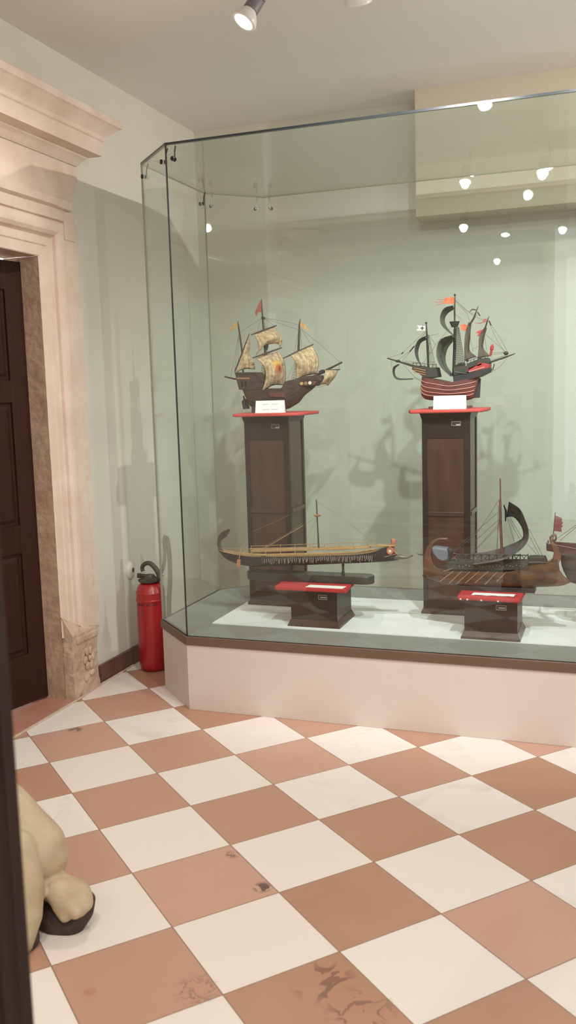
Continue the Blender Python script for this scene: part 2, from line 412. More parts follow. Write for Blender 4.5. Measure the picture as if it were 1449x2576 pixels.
# rough carved block at the foot of the jamb
import bmesh
bb = MB()
P0 = [(-.80, DY1, 0), (-.64, DY1, 0), (-.64, .215, 0), (-.66, .235, 0), (-.70, .235, 0), (-.80, .235, 0)]
def blk(z, dx, dy): return [Vector((x + (dx if x > -.66 else 0), y + (dy if y < 0 else 0), z)) for x, y, _ in P0]
rr = [blk(0, .004, 0), blk(.06, 0, .002), blk(.15, -.004, .004), blk(.24, 0, .002), blk(.285, 0, .004), blk(.30, -.002, .008), blk(.335, .0, .012)]
rr.append([Vector((-.80, DY1, .44)), Vector((-.695, DY1, .44)), Vector((-.66, .10, .36)), Vector((-.662, .235, .345)), Vector((-.70, .235, .345)), Vector((-.80, .235, .36))])
for i in range(len(rr)): rr[i].append(rr[i][0])
bb.grid(rr); n = bb.add([rr[-1][k] for k in range(6)]); bb.face(range(n, n+6))
blk_o = bb.build('foot_block', roughstone, po, smooth=40)
d = blk_o.modifiers.new('sub', 'SUBSURF'); d.subdivision_type = 'SIMPLE'; d.levels = d.render_levels = 4
tx = bpy.data.textures.new('rough', 'CLOUDS'); tx.noise_scale = .05
d = blk_o.modifiers.new('dis', 'DISPLACE'); d.texture = tx; d.strength = .016; d.mid_level = .6
# moulded cap and flower carving of the foot block
fc = MB(); fc.box((-.66, .012, .288), (-.632, .222, .322)); fc.build('foot_moulding', roughstone, po, smooth=0, bevel=.006)
fw = MB()
for k in range(6):
    a_ = k*PI/3; fw.ball((-.640, .125 + .035*math.cos(a_), .185 + .045*math.sin(a_)), (.009, .022, .026), 10)
fw.ball((-.636, .125, .185), (.012, .016, .018), 10)
fw.ball((-.638, .15, .10), (.014, .03, .02), 10); fw.ball((-.638, .085, .09), (.014, .02, .025), 10)
fw_o = fw.build('foot_carving', roughstone, po, smooth=60)
d = fw_o.modifiers.new('dis', 'DISPLACE'); d.texture = tx; d.strength = .014; d.mid_level = .6
# threshold strip and doorway paving
thm = mat('threshold_marble', (178, 112, 88), .5, col2=(190, 146, 128), scale=3)
groutm = mat('floor_joint', (196, 176, 154), .9, var=.15, scale=30)
tag(MB().box((-1.55, DY0-.2, .0), (-.632, .0, .003)).build('trim_3', thm, smooth=0), 'red marble doorway threshold', kind='structure')
j = MB(); j.tube([(-.630, y, .002) for y in (-1.5, -.6, -.2, -.05, .02)], .007, 6); j.tube([(-.630, .02, .002), (-.640, .10, .002), (-.646, .25, .003), (-.648, .6, .003)], .006, 6)
tag(j.build('trim_4', groutm), 'pale mortar joint along the doorway', kind='structure')
# door leaf, slightly ajar inward
do = struct('door_1', (-.80, -.035, 0), 'dark brown panelled wooden door standing in the stone doorway')
do.rotation_euler = (0, 0, math.radians(-13)); do['_o'] = [0, 0, 0]
dl = MB(); Wd = 1.02
dl.box((-.03, -Wd, .012), (-.012, 0, 2.24))
for y0, y1 in ((-.11, 0), (-Wd, -Wd+.11), (-.565, -.455)): dl.box((-.012, y0, .012), (0, y1, 2.24))
for z0, z1 in ((.012, .27), (.795, .935), (1.55, 1.66), (2.10, 2.24)): dl.box((-.0119, -Wd, z0), (-.0005, 0, z1))
dl.build('door_leaf', darkdoor, do, smooth=0, bevel=.003)
for z0, z1 in ((.27, .795), (.935, 1.55), (1.66, 2.10)):
    for y0, y1 in ((-.455, -.11), (-Wd+.11, -.565)):
        p_ = MB(); p_.frustum((y0+.035, z0+.035), (y1-.035, z1-.035), 0, .012, .02, 0)
        p_.v = [(-.014 + v[2], v[0], v[1]) for v in p_.v]
        p_.build('door_panel', darkdoor, do, smooth=0, bevel=.002)
# small white wall fitting
sw = thing('wall_fitting', (WX, .66, .555), 'white oval wall fitting with a dark hole left of the red fire extinguisher', 'wall fitting')
s_ = MB(); s_.lathe([(.034, 0), (.036, .006), (.030, .016), (.018, .020), (.0, .021)], (WX, .66, .555), (1, 0, 0), 24)
s_.v = [(v[0], v[1], .555 + (v[2]-.555)*1.5) for v in s_.v]; s_.build('cover', hookw, sw, smooth=60)
s_ = MB(); s_.lathe([(.011, 0), (.011, .003), (0, .004)], (WX+.020, .664, .558), (1, 0, 0), 16); s_.v = [(v[0], v[1], .558 + (v[2]-.558)*1.3) for v in s_.v]; s_.build('socket_hole', hole, sw)

# ------------------------------------------------------------------ glass display case
case = thing('display_case', (1.2, .65, 0), 'long octagonal glass display case on a cream plinth with bronze rail', 'display case')
XE = 2.75
def octo(i=0):
    """plan of the case inset by i"""
    k = i*.4142
    return [(0+k, i), (XE-k, i), (XE+.28-i, .28+k), (XE+.28-i, 1.04-k), (XE-k, 1.31-i), (0+k-.01, 1.31-i), (-.28+i, 1.04-k), (-.28+i, .28+k)]
ZB, ZT = .378, 2.724
def octprism(i, z0, z1): return MB().prism([(x, y, z0) for x, y in octo(i)], (0, 0, z1-z0))
octprism(.004, 0, .336).build('plinth', plinthw, case, smooth=0, bevel=.002)
octprism(-.004, .334, .378).build('rail', railm, case, smooth=0, bevel=.003)
octprism(.016, .3775, .3795).build('case_floor', deckgrey, case, smooth=0)
oc = octo(.004); oi = octo(.014)
for k in range(8):
    a_, b_ = oc[k], oc[(k+1) % 8]; c_, d_ = oi[(k+1) % 8], oi[k]
    p_ = MB(); n = p_.add([(a_[0], a_[1], ZB), (b_[0], b_[1], ZB), (c_[0], c_[1], ZB), (d_[0], d_[1], ZB), (a_[0], a_[1], ZT-.0105), (b_[0], b_[1], ZT-.0105), (c_[0], c_[1], ZT-.0105), (d_[0], d_[1], ZT-.0105)])
    fr0 = k in (0, 7)
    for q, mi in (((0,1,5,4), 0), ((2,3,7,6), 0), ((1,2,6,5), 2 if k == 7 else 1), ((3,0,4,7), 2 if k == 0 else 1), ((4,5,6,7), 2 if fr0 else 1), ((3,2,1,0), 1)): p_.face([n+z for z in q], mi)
    p_.build('glass_pane', [glass, glassedge_pale, glassedge_dark], case, smooth=0)
tp = MB(); pts = [(x, y, ZT-.010) for x, y in octo(.004)]; k = len(pts); n = tp.add(pts + [(x, y, ZT) for x, y, _ in pts])
tp.face(range(n, n+k), 0); tp.face(range(n+2*k-1, n+k-1, -1), 0)
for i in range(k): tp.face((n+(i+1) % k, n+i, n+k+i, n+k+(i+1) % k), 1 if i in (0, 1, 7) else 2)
tp.build('glass_top', [glass, glassedge_dark, glassedge_pale], case, smooth=0)
# clips near the corners
def clip(x, y, nx, ny):
    q = MB(); z = ZT-.075
    q.lathe([(.011, 0), (.011, .006), (.008, .009), (0, .0095)], (x+nx*.001, y+ny*.001, z), (nx, ny, 0), 14)
    q.lathe([(.010, 0), (.010, .005), (0, .006)], (x-nx*.012, y-ny*.012, z), (-nx, -ny, 0), 14)
    q.tube([(x-nx*.018, y-ny*.018, z), (x-nx*.020, y-ny*.020, z+.035), (x-nx*.03, y-ny*.03, z+.063)], .0035, 8)
    q.build('clip', blackm if ny < .5 else steel, case, smooth=40)
s2 = math.sqrt(.5)
clip(.042, .004, 0, -1); clip(-.03, .034, -s2, -s2); clip(-.25, .254, -s2, -s2)
clip(-.276, .99, -1, 0); clip(-.25, 1.075, -s2, s2); clip(-.05, 1.275, -s2, s2); clip(.035, 1.306, 0, 1)
# white display board on the case floor
bd = MB().prism([(.03, .255, .3795), (2.70, .255, .3795), (2.70, .975, .3795), (.22, .975, .3795), (.03, .73, .3795)], (0, 0, .006)).build('display_board', white, smooth=0)
tag(bd, 'large white board lying on the floor of the glass case', 'board')
BZ = .3855

# ------------------------------------------------------------------ pedestals
def tall_pedestal(x0, x1, y0, y1, label, panel):
    t = thing('tall_pedestal', ((x0+x1)/2, (y0+y1)/2, BZ), label, 'pedestal', 'tall walnut pedestals')
    zt = 1.437
    MB().box((x0, y0, BZ+.02), (x1, y1, zt-.03)).build('shaft', walnut, t, smooth=0, bevel=.002)
    q = MB(); q.frustum((x0, y0), (x1, y1), BZ, BZ+.012, .012, .012); q.frustum((x0, y0), (x1, y1), BZ+.012, BZ+.022, .011, .006); q.frustum((x0, y0), (x1, y1), BZ+.022, BZ+.032, .006, .001); q.build('base_moulding', walnutm, t, smooth=0)
    q = MB(); q.frustum((x0, y0), (x1, y1), zt-.035, zt, .0015, .012); q.build('top_moulding', walnutd, t, smooth=0)
    # applied stiles and rails on the faces
    q = MB(); e = .005; st = .026
    for a_, b_ in ((x0-.001, x0+st), (x1-st, x1+.001)): q.box((a_, y0-e, BZ+.03), (b_, y0, zt-.03))
    q.box((x0+st, y0-e, BZ+.03), (x1-st, y0, BZ+.075)); q.box((x0+st, y0-e, zt-.13), (x1-st, y0, zt-.03))
    for a_, b_ in ((y0-.001, y0+st), (y1-st, y1+.001)): q.box((x1, a_, BZ+.03), (x1+e, b_, zt-.03))
    q.build('panel_frame', walnutd, t, smooth=0, bevel=.001)
    q = MB(); q.box((x0+st, y0-.009, .905), (x1-st, y0, .928)); q.box((x1, y0+st, .905), (x1+.009, y1-st, .928)); q.build('cross_rail', walnutm, t, smooth=0, bevel=.003)
    q = MB(); px_ = x0 + (x1-x0)*.73; q.box((px_-.025, y0-.008, 1.368), (px_+.025, y0-.004, 1.394)); pl = q.build('number_plate', plate, t, smooth=0, bevel=.001)
    q = MB()
    for a_ in ((px_-.023, 1.370, px_+.023, 1.3715), (px_-.023, 1.3905, px_+.023, 1.392), (px_-.023, 1.370, px_-.0215, 1.392), (px_+.0215, 1.370, px_+.023, 1.392), (px_+.0, 1.373, px_+.02, 1.378)):
        q.box((a_[0], y0-.0088, a_[1]), (a_[2], y0-.0078, a_[3]))
    o = q.build('plate_engraving', platew, None, smooth=0); o.data.transform(Matrix.Translation(-Vector(t['_o']))); o.parent = pl
    if panel:
        q = MB().box((x0+.035, y0-.007, 1.350), (x0+.06, y0-.004, 1.368)); q.build('dark_keyplate', blackm, t, smooth=0)
    return t
tall_pedestal(.071, .322, .69, .945, 'tall walnut pedestal with a small dark keyplate under the cream sailed ship', True)
tall_pedestal(1.053, 1.293, .70, .945, 'tall walnut pedestal under the galleon with dark grey sails', False)
def tray(x0, x1, y0, y1, label, wob):
    pts = []
    for i in range(13):
        u = i/12; pts.append((x0+(x1-x0)*u, y0 + .012*math.sin(u*PI*2+wob)*(.3+u)))
    pts += [(x1+.012, y0+.03), (x1+.018, (y0+y1)/2), (x1+.01, y1)] + [(x1-(x1-x0)*i/6, y1) for i in range(1, 7)] + [(x0-.012, (y0+y1)/2), (x0-.012, y0+.03)]
    o = MB().prism([(x, y, 1.437) for x, y in pts], (0, 0, .018)).build('tray', redtray, smooth=40, bevel=.006, segs=3)
    return tag(o, label, 'tray', 'red trays on the tall pedestals')
tray(.035, .40, .612, .985, 'red wavy edged tray under the cream sailed ship', 0.3)
tray(1.005, 1.355, .628, .985, 'red wavy edged tray under the dark sailed ship', 2.2)
TZ = 1.455
def tent_card(x0, x1, y, h, label, lines):
    t = thing('tent_card', ((x0+x1)/2, y, TZ), label, 'card', 'tent cards on the red trays')
    q = MB(); q.box((x0, 0, 0), (x1, .0012, h)); q.v = [(v[0], y + v[2]*.22 + v[1], TZ + v[2]) for v in q.v]; q.build('front_leaf', card, t, smooth=0)
    q = MB(); q.box((x0, 0, 0), (x1, .0012, h)); q.v = [(v[0], y + h*.44 - v[2]*.22 + v[1], TZ + v[2]) for v in q.v]; q.build('back_leaf', card, t, smooth=0)
    if lines:
        for z in (.70, .28):
            q = MB(); x = x0 + .25*(x1-x0)
            while x < x0 + .78*(x1-x0):
                wd = random.uniform(.002, .007)
                if abs((x - x0)/(x1-x0) - .5) > .04: q.box((x, -.0006, h*z-.0012), (x+wd, -.0001, h*z+.0012))
                x += wd + .0016
            q.v = [(v[0], y + v[2]*.22 + v[1], TZ + v[2]) for v in q.v]; q.build('printed_line', ink, t, smooth=0)
tent_card(.150, .315, .655, .066, 'white printed tent card in front of the cream sailed ship', True)
tent_card(1.119, 1.283, .655, .068, 'blank white tent card in front of the dark sailed ship', False)

def low_block(x0, x1, y0, y1, label, group=True):
    t = thing('low_pedestal', ((x0+x1)/2, (y0+y1)/2, BZ), label, 'pedestal', 'low walnut pedestals')
    zt = .572
    MB().box((x0, y0, BZ+.03), (x1, y1, zt)).build('body', walnutd, t, smooth=0, bevel=.002)
    q = MB(); q.frustum((x0, y0), (x1, y1), BZ, BZ+.010, .016, .013); q.frustum((x0, y0), (x1, y1), BZ+.010, BZ+.034, .012, .002); q.build('base_moulding', walnutm, t, smooth=0)
    xm = x0 + (x1-x0)*.70
    q = MB(); q.box((xm-.024, y0-.003, .528), (xm+.024, y0+.001, .553)); pl = q.build('number_plate', plate, t, smooth=0)
    q = MB()
    for a_ in ((xm-.023, .529, xm+.023, .5305), (xm-.023, .5505, xm+.023, .552), (xm-.023, .529, xm-.0215, .552), (xm+.0215, .529, xm+.023, .552), (xm-.012, .537, xm+.018, .5415)):
        q.box((a_[0], y0-.004, a_[1]), (a_[2], y0-.0028, a_[3]))
    o = q.build('plate_engraving', platew, None, smooth=0); o.data.transform(Matrix.Translation(-Vector(t['_o']))); o.parent = pl
    return t
low_block(.452, .697, .297, .555, 'low walnut pedestal under the long oared galley')
low_block(1.332, 1.577, .268, .505, 'low walnut pedestal under the amber hulled galley')
low_block(2.06, 2.30, .42, .66, 'low walnut pedestal under the reddish brown galley with maroon flag')
def felt(pts, z, label, tacks=()):
    if not tacks:
        return tag(MB().prism([(x, y, z) for x, y in pts], (0, 0, .021)).build('felt_board', red, smooth=0, bevel=.005), label, 'felt board', 'red felt boards')
    t = thing('felt_board', (pts[0][0], pts[0][1], z), label, 'felt board', 'red felt boards')
    MB().prism([(x, y, z) for x, y in pts], (0, 0, .021)).build('felt_top', red, t, smooth=0, bevel=.006)
    for x, y in tacks:
        MB().ball((x, y, z+.004), (.005, .003, .004), 10).build('pin', hookw, t)
felt([(.378, .266), (.756, .266), (.735, .555), (.372, .42)], .572, 'red felt board under the long oared galley')
felt([(1.302, .250), (1.592, .232), (1.600, .46), (1.302, .46)], .572, 'red felt board with white pins under the amber hulled galley', [(1.318, .247), (1.35, .245), (1.415, .241), (1.492, .237)])
felt([(2.02, .36), (2.34, .36), (2.34, .70), (2.02, .70)], .572, 'red felt board under the reddish brown galley with maroon flag')
FZB = .593
def strip(x0, x1, y0, y1, label, folds=0):
    q = MB(); g = []
    for i in range(9):
        u = i/8; g.append([Vector((x0+(x1-x0)*u, y0, FZB+.0012+folds*abs(math.sin(u*9)))), Vector((x0+(x1-x0)*u+.004, (y0+y1)/2, FZB+.0012+folds*1.5*abs(math.sin(u*7+1)))), Vector((x0+(x1-x0)*u+.006, y1, FZB+.0012))])
    q.grid(g); return tag(q.build('caption_strip', card, smooth=0, solid=.0012), label, 'caption', 'caption papers on the felt boards')
strip(.541, .733, .270, .326, 'flat white caption strip on the red board of the long oared galley')
strip(1.366, 1.560, .266, .322, 'crumpled white caption paper on the red board of the amber hulled galley', .003)

# ------------------------------------------------------------------ ship building tools
def lerp(a, b, t): return a + (b-a)*t
def sample(pts, n):
    P = [Vector(p) for p in pts]
    L = [0]
    for a, b in zip(P, P[1:]): L.append(L[-1] + (b-a).length)
    out = []; tot = L[-1] or 1
    # Catmull-Rom through the points
    for k in range(n):
        s = tot*k/(n-1); i = 0
        while i < len(P)-2 and L[i+1] < s: i += 1
        t = (s-L[i])/max(L[i+1]-L[i], 1e-9)
        p0, p1, p2, p3 = P[max(i-1, 0)], P[i], P[i+1], P[min(i+2, len(P)-1)]
        out.append(.5*((2*p1) + (-p0+p2)*t + (2*p0-5*p1+4*p2-p3)*t*t + (-p0+3*p1-3*p2+p3)*t**3))
    return out
class Ship:
    def __init__(s, name, K, Y, loc, label, cat='model ship'):
        s.K = K; s.Y = Y; s.t = thing(name, loc, label, cat, 'model ships in the glass case')
    def p(s, a, dy=0, K=None): return (K or s.K)(a, s.Y+dy)
    def sheet(s, name, m, top, right, bottom, left, dl, dr, bulge=0, K=None, n=14, solid=.0018, parent=None):
        Q = lambda L: [Vector((x, y, 0)) for x, y in L]
        T, B, Lf, Rt = sample(Q(top), n), sample(Q(bottom), n), sample(Q(left), n), sample(Q(right), n)
        g = []
        for i in range(n):
            v = i/(n-1); row = []
            for j in range(n):
                u = j/(n-1)
                c_ = T[j]*(1-v) + B[j]*v + Lf[i]*(1-u) + Rt[i]*u - (T[0]*(1-u)*(1-v) + T[-1]*u*(1-v) + B[0]*(1-u)*v + B[-1]*u*v)
                row.append(s.p((c_.x, c_.y), lerp(dl, dr, u) - bulge*math.sin(PI*u)*math.sin(PI*v), K))
            g.append(row)
        q = MB(); q.grid(g, uv=True)
        return q.build(name, m, parent or s.t, smooth=60, solid=solid, normals=False)
    def hull(s, name, m, st, near=False, sub_=3, seg=14, pw=(.8, 1.0), K=None, cap=None):
        T = [(s.p(a, (-w if near else 0), K), s.p(b, 0, K), w) for a, b, w in st]
        tt = sample([(t.x, t.z, w) for t, b, w in T], (len(T)-1)*sub_+1) if False else None
        rows = []; n = (len(T)-1)*sub_+1
        for k in range(n):
            i = min(k//sub_, len(T)-2); u = (k - i*sub_)/sub_
            def cr(f_):
                q = [f_(T[max(i-1, 0)]), f_(T[i]), f_(T[i+1]), f_(T[min(i+2, len(T)-1)])]
                return .5*(2*q[1] + (q[2]-q[0])*u + (2*q[0]-5*q[1]+4*q[2]-q[3])*u*u + (3*q[1]-q[0]-3*q[2]+q[3])*u**3)
            xt, zt, xb, zb, w = cr(lambda a: a[0].x), cr(lambda a: a[0].z), cr(lambda a: a[1].x), cr(lambda a: a[1].z), max(.001, cr(lambda a: a[2]))
            row = []
            for j in range(seg+1):
                ph = PI*j/seg; cy = math.cos(ph); sy = math.sin(ph)
                fy = -(abs(cy)**pw[0])*(1 if cy > 0 else -1); fz = abs(sy)**pw[1]
                row.append(Vector((lerp(xt, xb, fz), s.Y + w*fy, lerp(zt, zb, fz))))
            rows.append(row)
        s.rows = rows
        q = MB(); q.grid(rows)
        n0 = q.add([r[0] for r in rows] + [r[-1] for r in rows]); L = len(rows)
        for k in range(L-1): q.face((n0+k, n0+k+1, n0+L+k+1, n0+L+k), 1 if cap else 0)
        for r in (rows[0], rows[-1]):
            n1 = q.add(r); q.face(range(n1, n1+len(r)))
        return q.build(name, [m, cap] if cap else m, s.t, smooth=50)
    def prism(s, name, m, pts, d0, d1, K=None, bevel=.001, parent=None, smooth=30):
        q = MB(); q.prism([s.p(a, d0, K) for a in pts], (0, d1-d0, 0)); return q.build(name, m, parent or s.t, smooth=smooth, bevel=bevel)
    def spar(s, name, m, pts, r, seg=8, K=None, parent=None):
        q = MB(); P = [s.p(a[:2], a[2] if len(a) > 2 else 0, K) for a in pts]; q.tube(P, r, seg); return q.build(name, m, parent or s.t, smooth=50)
    def lines(s, name, m, L, r=.0007, K=None, parent=None):
        if name == 'rigging':
            for l in L: s.lines('stay', m, [l], r, K, parent)
            return
        q = MB()
        for pts in L: q.tube([s.p(a[:2], a[2] if len(a) > 2 else 0, K) for a in pts], r, 4)
        return q.build(name, m, parent or s.t, smooth=60)
def ladder(a0, a1, b0, b1, nl, nr):
    """shrouds fanning from a0..a1 (top) to b0..b1 (bottom) with rungs"""
    L = []
    for i in range(nl):
        u = i/(nl-1); L.append([(lerp(a0[0], a1[0], u), lerp(a0[1], a1[1], u), lerp(a0[2], a1[2], u)), (lerp(b0[0], b1[0], u), lerp(b0[1], b1[1], u), lerp(b0[2], b1[2], u))])
    for k in range(1, nr+1):
        v = k/(nr+.5); L.append([tuple(lerp(a0[c], b0[c], v) for c in range(3)), tuple(lerp(a1[c], b1[c], v) for c in range(3))])
    return L

A1 = crop(540, 720, .24845); A2 = crop(560, 780, .12422); A3 = crop(560, 900, .13803); A4 = crop(700, 860, .11732)
B1 = crop(950, 720, .25535); B2 = crop(1090, 740, .11042); B3 = crop(1150, 880, .10352)
C1 = crop(520, 1230, .37267); C2 = crop(540, 1320, .16563); C3 = crop(780, 1340, .18634)
D1 = crop(1010, 1180, .30297); D2 = crop(1050, 1340, .14493); D3 = crop(1280, 1180, .13203)

# ---- ship one: carrack with parchment sails, bow to the right
S = Ship('carrack', A1, .82, (.20, .82, TZ), 'model carrack with cream parchment sails on a tall walnut pedestal')
S.hull('hull', shipdark, [((290,1042),(300,1056),.022),((330,1045),(352,1190),.04),((420,1050),(415,1244),.052),((520,1050),(540,1247),.060),((610,1033),(640,1248),.064),((712,1033),(738,1244),.064),((745,968),(800,1213),.062),((830,945),(852,1178),.058),((900,922),(905,1110),.050),((980,915),(980,1052),.035),((1052,905),(1052,985),.010)], pw=(.7, 1.1))
R_ = S.rows
q = MB()
for fr_ in (3, 4):
    q.tube([r[fr_] + Vector((0, -.001, 0)) for r in R_[4:-3]], .002, 5)
q.build('wale', shipmast, S.t)
S.prism('stern_castle', shipdark, [(205,880),(408,880),(440,905),(490,965),(478,1050),(400,1052),(245,1048),(215,935)], -.052, .052, bevel=.003)
S.prism('castle_rail', shipmast, [(200,872),(412,870),(494,958),(490,972),(406,888),(205,890)], -.056, .056)
S.prism('transom_band', ochre, [(222,925),(350,925),(352,942),(226,942)], -.0545, -.050)
for x in (262, 300):
    S.prism('stern_window', blackm, [(x,965),(x+24,965),(x+26,1015),(x+4,1015)], -.0535, -.050)
S.prism('forecastle', shipdark, [(742,968),(850,940),(900,912),(1050,900),(1056,960),(1000,1010),(760,1010)], -.050, .050, bevel=.003)
S.prism('bulwark_band', shipmast, [(870,945),(1040,930),(1040,950),(872,966)], -.054, .054)
for i in range(4):
    q = MB(); q.lathe([(.010, 0), (.009, .002), (0, .003)], S.p((880+i*42, 985-i*3), -.051), (0, -1, 0), 12); q.build('shield', [flagye, ochre, flagwh, hullred][i], S.t)
S.prism('hull_band', hullred, [(545,1075),(700,1080),(700,1125),(560,1120)], -.066, -.056)
S.prism('rudder', blackship, [(345,795),(375,760),(368,700),(380,690),(395,745),(440,760),(470,850),(482,930),(370,938)], -.006, .006, K=A3)
S.spar('outrigger', shipmast, [(100,915),(215,942)], .0045)
S.spar('mast', shipmast, [(288,880),(285,715),(245,425),(234,350)], [.006,.006,.005,.0015])
S.spar('mast', shipmast, [(520,1035),(515,690),(497,450),(485,320),(475,130)], [.008,.008,.0065,.005,.0015])
S.spar('mast', shipmast, [(842,950),(848,680),(858,400),(866,325)], [.0068,.0068,.0055,.0015])
q = MB(); q.lathe([(.006, -.02), (.012, -.004), (.016, .018), (.013, .018), (.006, .0)], S.p((520, 612)), (0, 0, 1), 14); q.build('fighting_top', blackship, S.t)
S.prism('masthead_block', blackship, [(470,310),(502,310),(500,335),(475,335)], -.008, .008)
for a, b, d in (((370,492),(625,398),.05), ((385,727),(682,622),.05), ((690,732),(1000,588),.05)):
    S.spar('yard', shipmast, [a+(-d,), tuple((u+v)/2 for u, v in zip(a, b))+(0,), b+(d,)], [.003,.0055,.003])
S.spar('yard', shipmast, [(352,480,-.01),(205,862,.0)], [.002,.004])
S.spar('yard', shipmast, [(1108,852,-.03),(1270,843,.03)], .0028)
S.spar('bowsprit', shipmast, [(1000,915),(1290,770)], [.0075,.0045])
S.prism('bowsprit_block', blackship, [(870,625),(950,590),(990,655),(870,710)], -.012, .012, K=A4)
S.sheet('sail', sail1, [(400,490),(500,452),(600,415)], [(600,415),(672,510),(682,570),(660,622)], [(418,700),(500,604),(545,588),(640,582),(660,622)], [(400,490),(440,580),(442,640),(418,700)], -.045, .045, .035)
S.sheet('sail', sail1e, [(412,732),(540,690),(650,662)], [(650,662),(702,750),(720,860),(716,1003)], [(475,1066),(540,1030),(605,1000),(716,1003)], [(412,732),(482,790),(512,870),(510,960),(475,1066)], -.05, .045, .045)
S.sheet('sail', sail1, [(768,702),(880,648),(985,602)], [(985,602),(1040,700),(1052,800),(1034,885)], [(826,952),(900,912),(1034,885)], [(768,702),(815,770),(824,860),(826,952)], -.045, .045, .04)
S.sheet('sail', sail1, [(515,560),(545,565)], [(545,565),(556,720),(535,900),(612,1000),(645,1110),(662,1205)], [(268,1272),(450,1195),(662,1205)], [(515,560),(450,760),(350,1020),(268,1272)], -.02, .02, .02, K=A2)
S.sheet('sail', sail1, [(1000,600),(1150,592),(1290,590)], [(1290,590),(1230,730),(1140,850),(1062,945)], [(880,930),(1000,905),(1062,945)], [(1000,600),(1000,720),(950,840),(880,930)], -.03, .03, .02, K=A4)
S.prism('flag', flagpk, [(475,125),(485,262),(440,262),(420,305),(407,268),(440,190)], -.0008, .0008, bevel=0)
S.prism('flag', flagye, [(235,350),(248,418),(200,425),(152,462),(150,435),(185,395)], -.0008, .0008, bevel=0)
S.prism('flag', flagye, [(868,355),(885,375),(920,395),(968,458),(930,440),(865,405)], -.0008, .0008, bevel=0)
S.lines('rigging', rope, [[(490,320),(380,385),(270,462)], [(490,318),(700,355),(855,392)], [(490,320),(740,405),(852,442)], [(872,430),(1080,600),(1272,772)], [(880,440),(965,575,.03)], [(240,500),(165,910)], [(243,500),(200,880,-.03)], [(246,520),(235,870,.03)], [(470,322),(430,470,-.03)], [(500,330),(517,440,-.02)], [(505,325),(600,400,.04)], [(868,440),(880,620)], [(852,450),(800,690,-.04)], [(845,690),(735,940,-.05)], [(1260,790),(1265,845,.02)], [(1020,1030),(1140,1000)], [(1110,860),(1250,780)]])
S.lines('ratlines', rope, ladder((500,700,-.01),(516,700,-.01),(455,940,-.055),(500,968,-.055),4,9), .0009)
S.lines('ratlines', rope, ladder((836,690,-.01),(848,690,-.01),(778,946,-.052),(818,942,-.052),3,8), .0009)
a = S.p((400,1246)); b = S.p((700,1246))
for x in (a.x, b.x-.03): MB().box((x, .78, TZ), (x+.03, .86, a.z+.02)).build('cradle', shipdark, S.t, smooth=0)

# ---- ship two: dark galleon, bow to the left
S = Ship('galleon', B1, .82, (1.18, .82, TZ), 'model galleon with dark grey sails and red striped hull on a tall walnut pedestal')
S.hull('hull', hullred, [((442,888),(436,930),.010),((452,892),(430,1050),.035),((500,903),(462,1108),.050),((600,918),(540,1124),.060),((700,940),(645,1127),.064),((762,942),(740,1127),.064),((850,925),(830,1124),.060),((940,905),(905,1119),.050),((1008,882),(950,1100),.028)], pw=(.65, 1.0))
q = MB()
for fr_ in (1, 2, 3, 4):
    q.tube([r[fr_] + Vector((0, -.0012, 0)) for r in S.rows[3:-1]], .0026, 6)
q.build('wale', wale, S.t)
q = MB(); q.tube([r[4] + Vector((0, -.001, .0)) for r in S.rows[2:-1]], .002, 6); q.build('wale', ochre, S.t)
S.prism('forecastle', greenship, [(335,820),(345,780),(430,783),(480,800),(580,798),(602,892),(520,905),(440,885),(380,845)], -.046, .046, bevel=.003)
for k in range(3):
    S.prism('forecastle_stripe', ochre, [(350,800+k*20),(470,825+k*22),(470,835+k*22),(355,810+k*20)], -.050, -.044)
S.prism('quarter_deck', greenship, [(742,800),(745,882),(892,850),(895,785),(830,780)], -.056, .056, bevel=.004)
S.prism('stern_castle', blackship, [(740,882),(748,950),(900,922),(1010,888),(1095,845),(1100,800),(990,830),(880,858)], -.055, .055, bevel=.002)
S.prism('stern_gallery', galred, [(890,850),(1090,826),(1098,765),(1000,752),(960,790),(895,825)], -.050, .050, bevel=.002)
q = MB()
for i in range(11): q.lathe([(.004, 0), (.004, .002), (0, .003)], S.p((905+i*14, 842-i*4.2), -.052), (0, -1, 0), 8)
q.build('gallery_arches', wale, S.t)
S.prism('poop', greenship, [(870,800),(880,762),(1000,715),(1082,702),(1102,762),(985,775),(900,812)], -.046, .046, bevel=.003)
S.prism('poop_panel', galred, [(970,780),(1022,752),(1028,772),(985,790)], -.050, -.045)
q = MB()
for x, y in ((350,778),(385,776),(425,778),(465,790),(505,792),(545,790),(580,792)):
    for dy in (-.046, .046): q.tube([S.p((x, y+8), dy), S.p((x-2, y-22), dy)], .0016, 5)
for dy in (-.046, .046): q.tube([S.p((345,757), dy), S.p((430,757), dy), S.p((505,770), dy), S.p((584,770), dy)], .0014, 5)
q.tube([S.p((345,757), -.046), S.p((345,757), .046)], .0014, 5); q.tube([S.p((584,770), -.046), S.p((584,770), .046)], .0014, 5)
q.build('forecastle_railing', greenship, S.t)
q = MB()
for x, y in ((880,762),(915,746),(950,732),(985,718),(1020,712),(1060,704),(1085,702)):
    for dy in (-.046, .046): q.tube([S.p((x, y+6), dy), S.p((x, y-20), dy)], .0016, 5)
for dy in (-.046, .046): q.tube([S.p((878,744), dy), S.p((1000,696), dy), S.p((1086,682), dy)], .0014, 5)
q.tube([S.p((1086,682), -.046), S.p((1086,682), .046)], .0014, 5)
q.build('poop_railing', greenship, S.t)
q = MB()
for x, y in ((770,790),(800,778),(825,772),(850,770)): q.ball(S.p((x, y), random.uniform(-.04, .03)), (.009, .012, .010), 8)
q.build('deck_gear', greenship, S.t, smooth=60)
S.spar('deck_cannon', sailgrey, [(760,845,-.058),(880,862,-.060)], [.003,.0022])
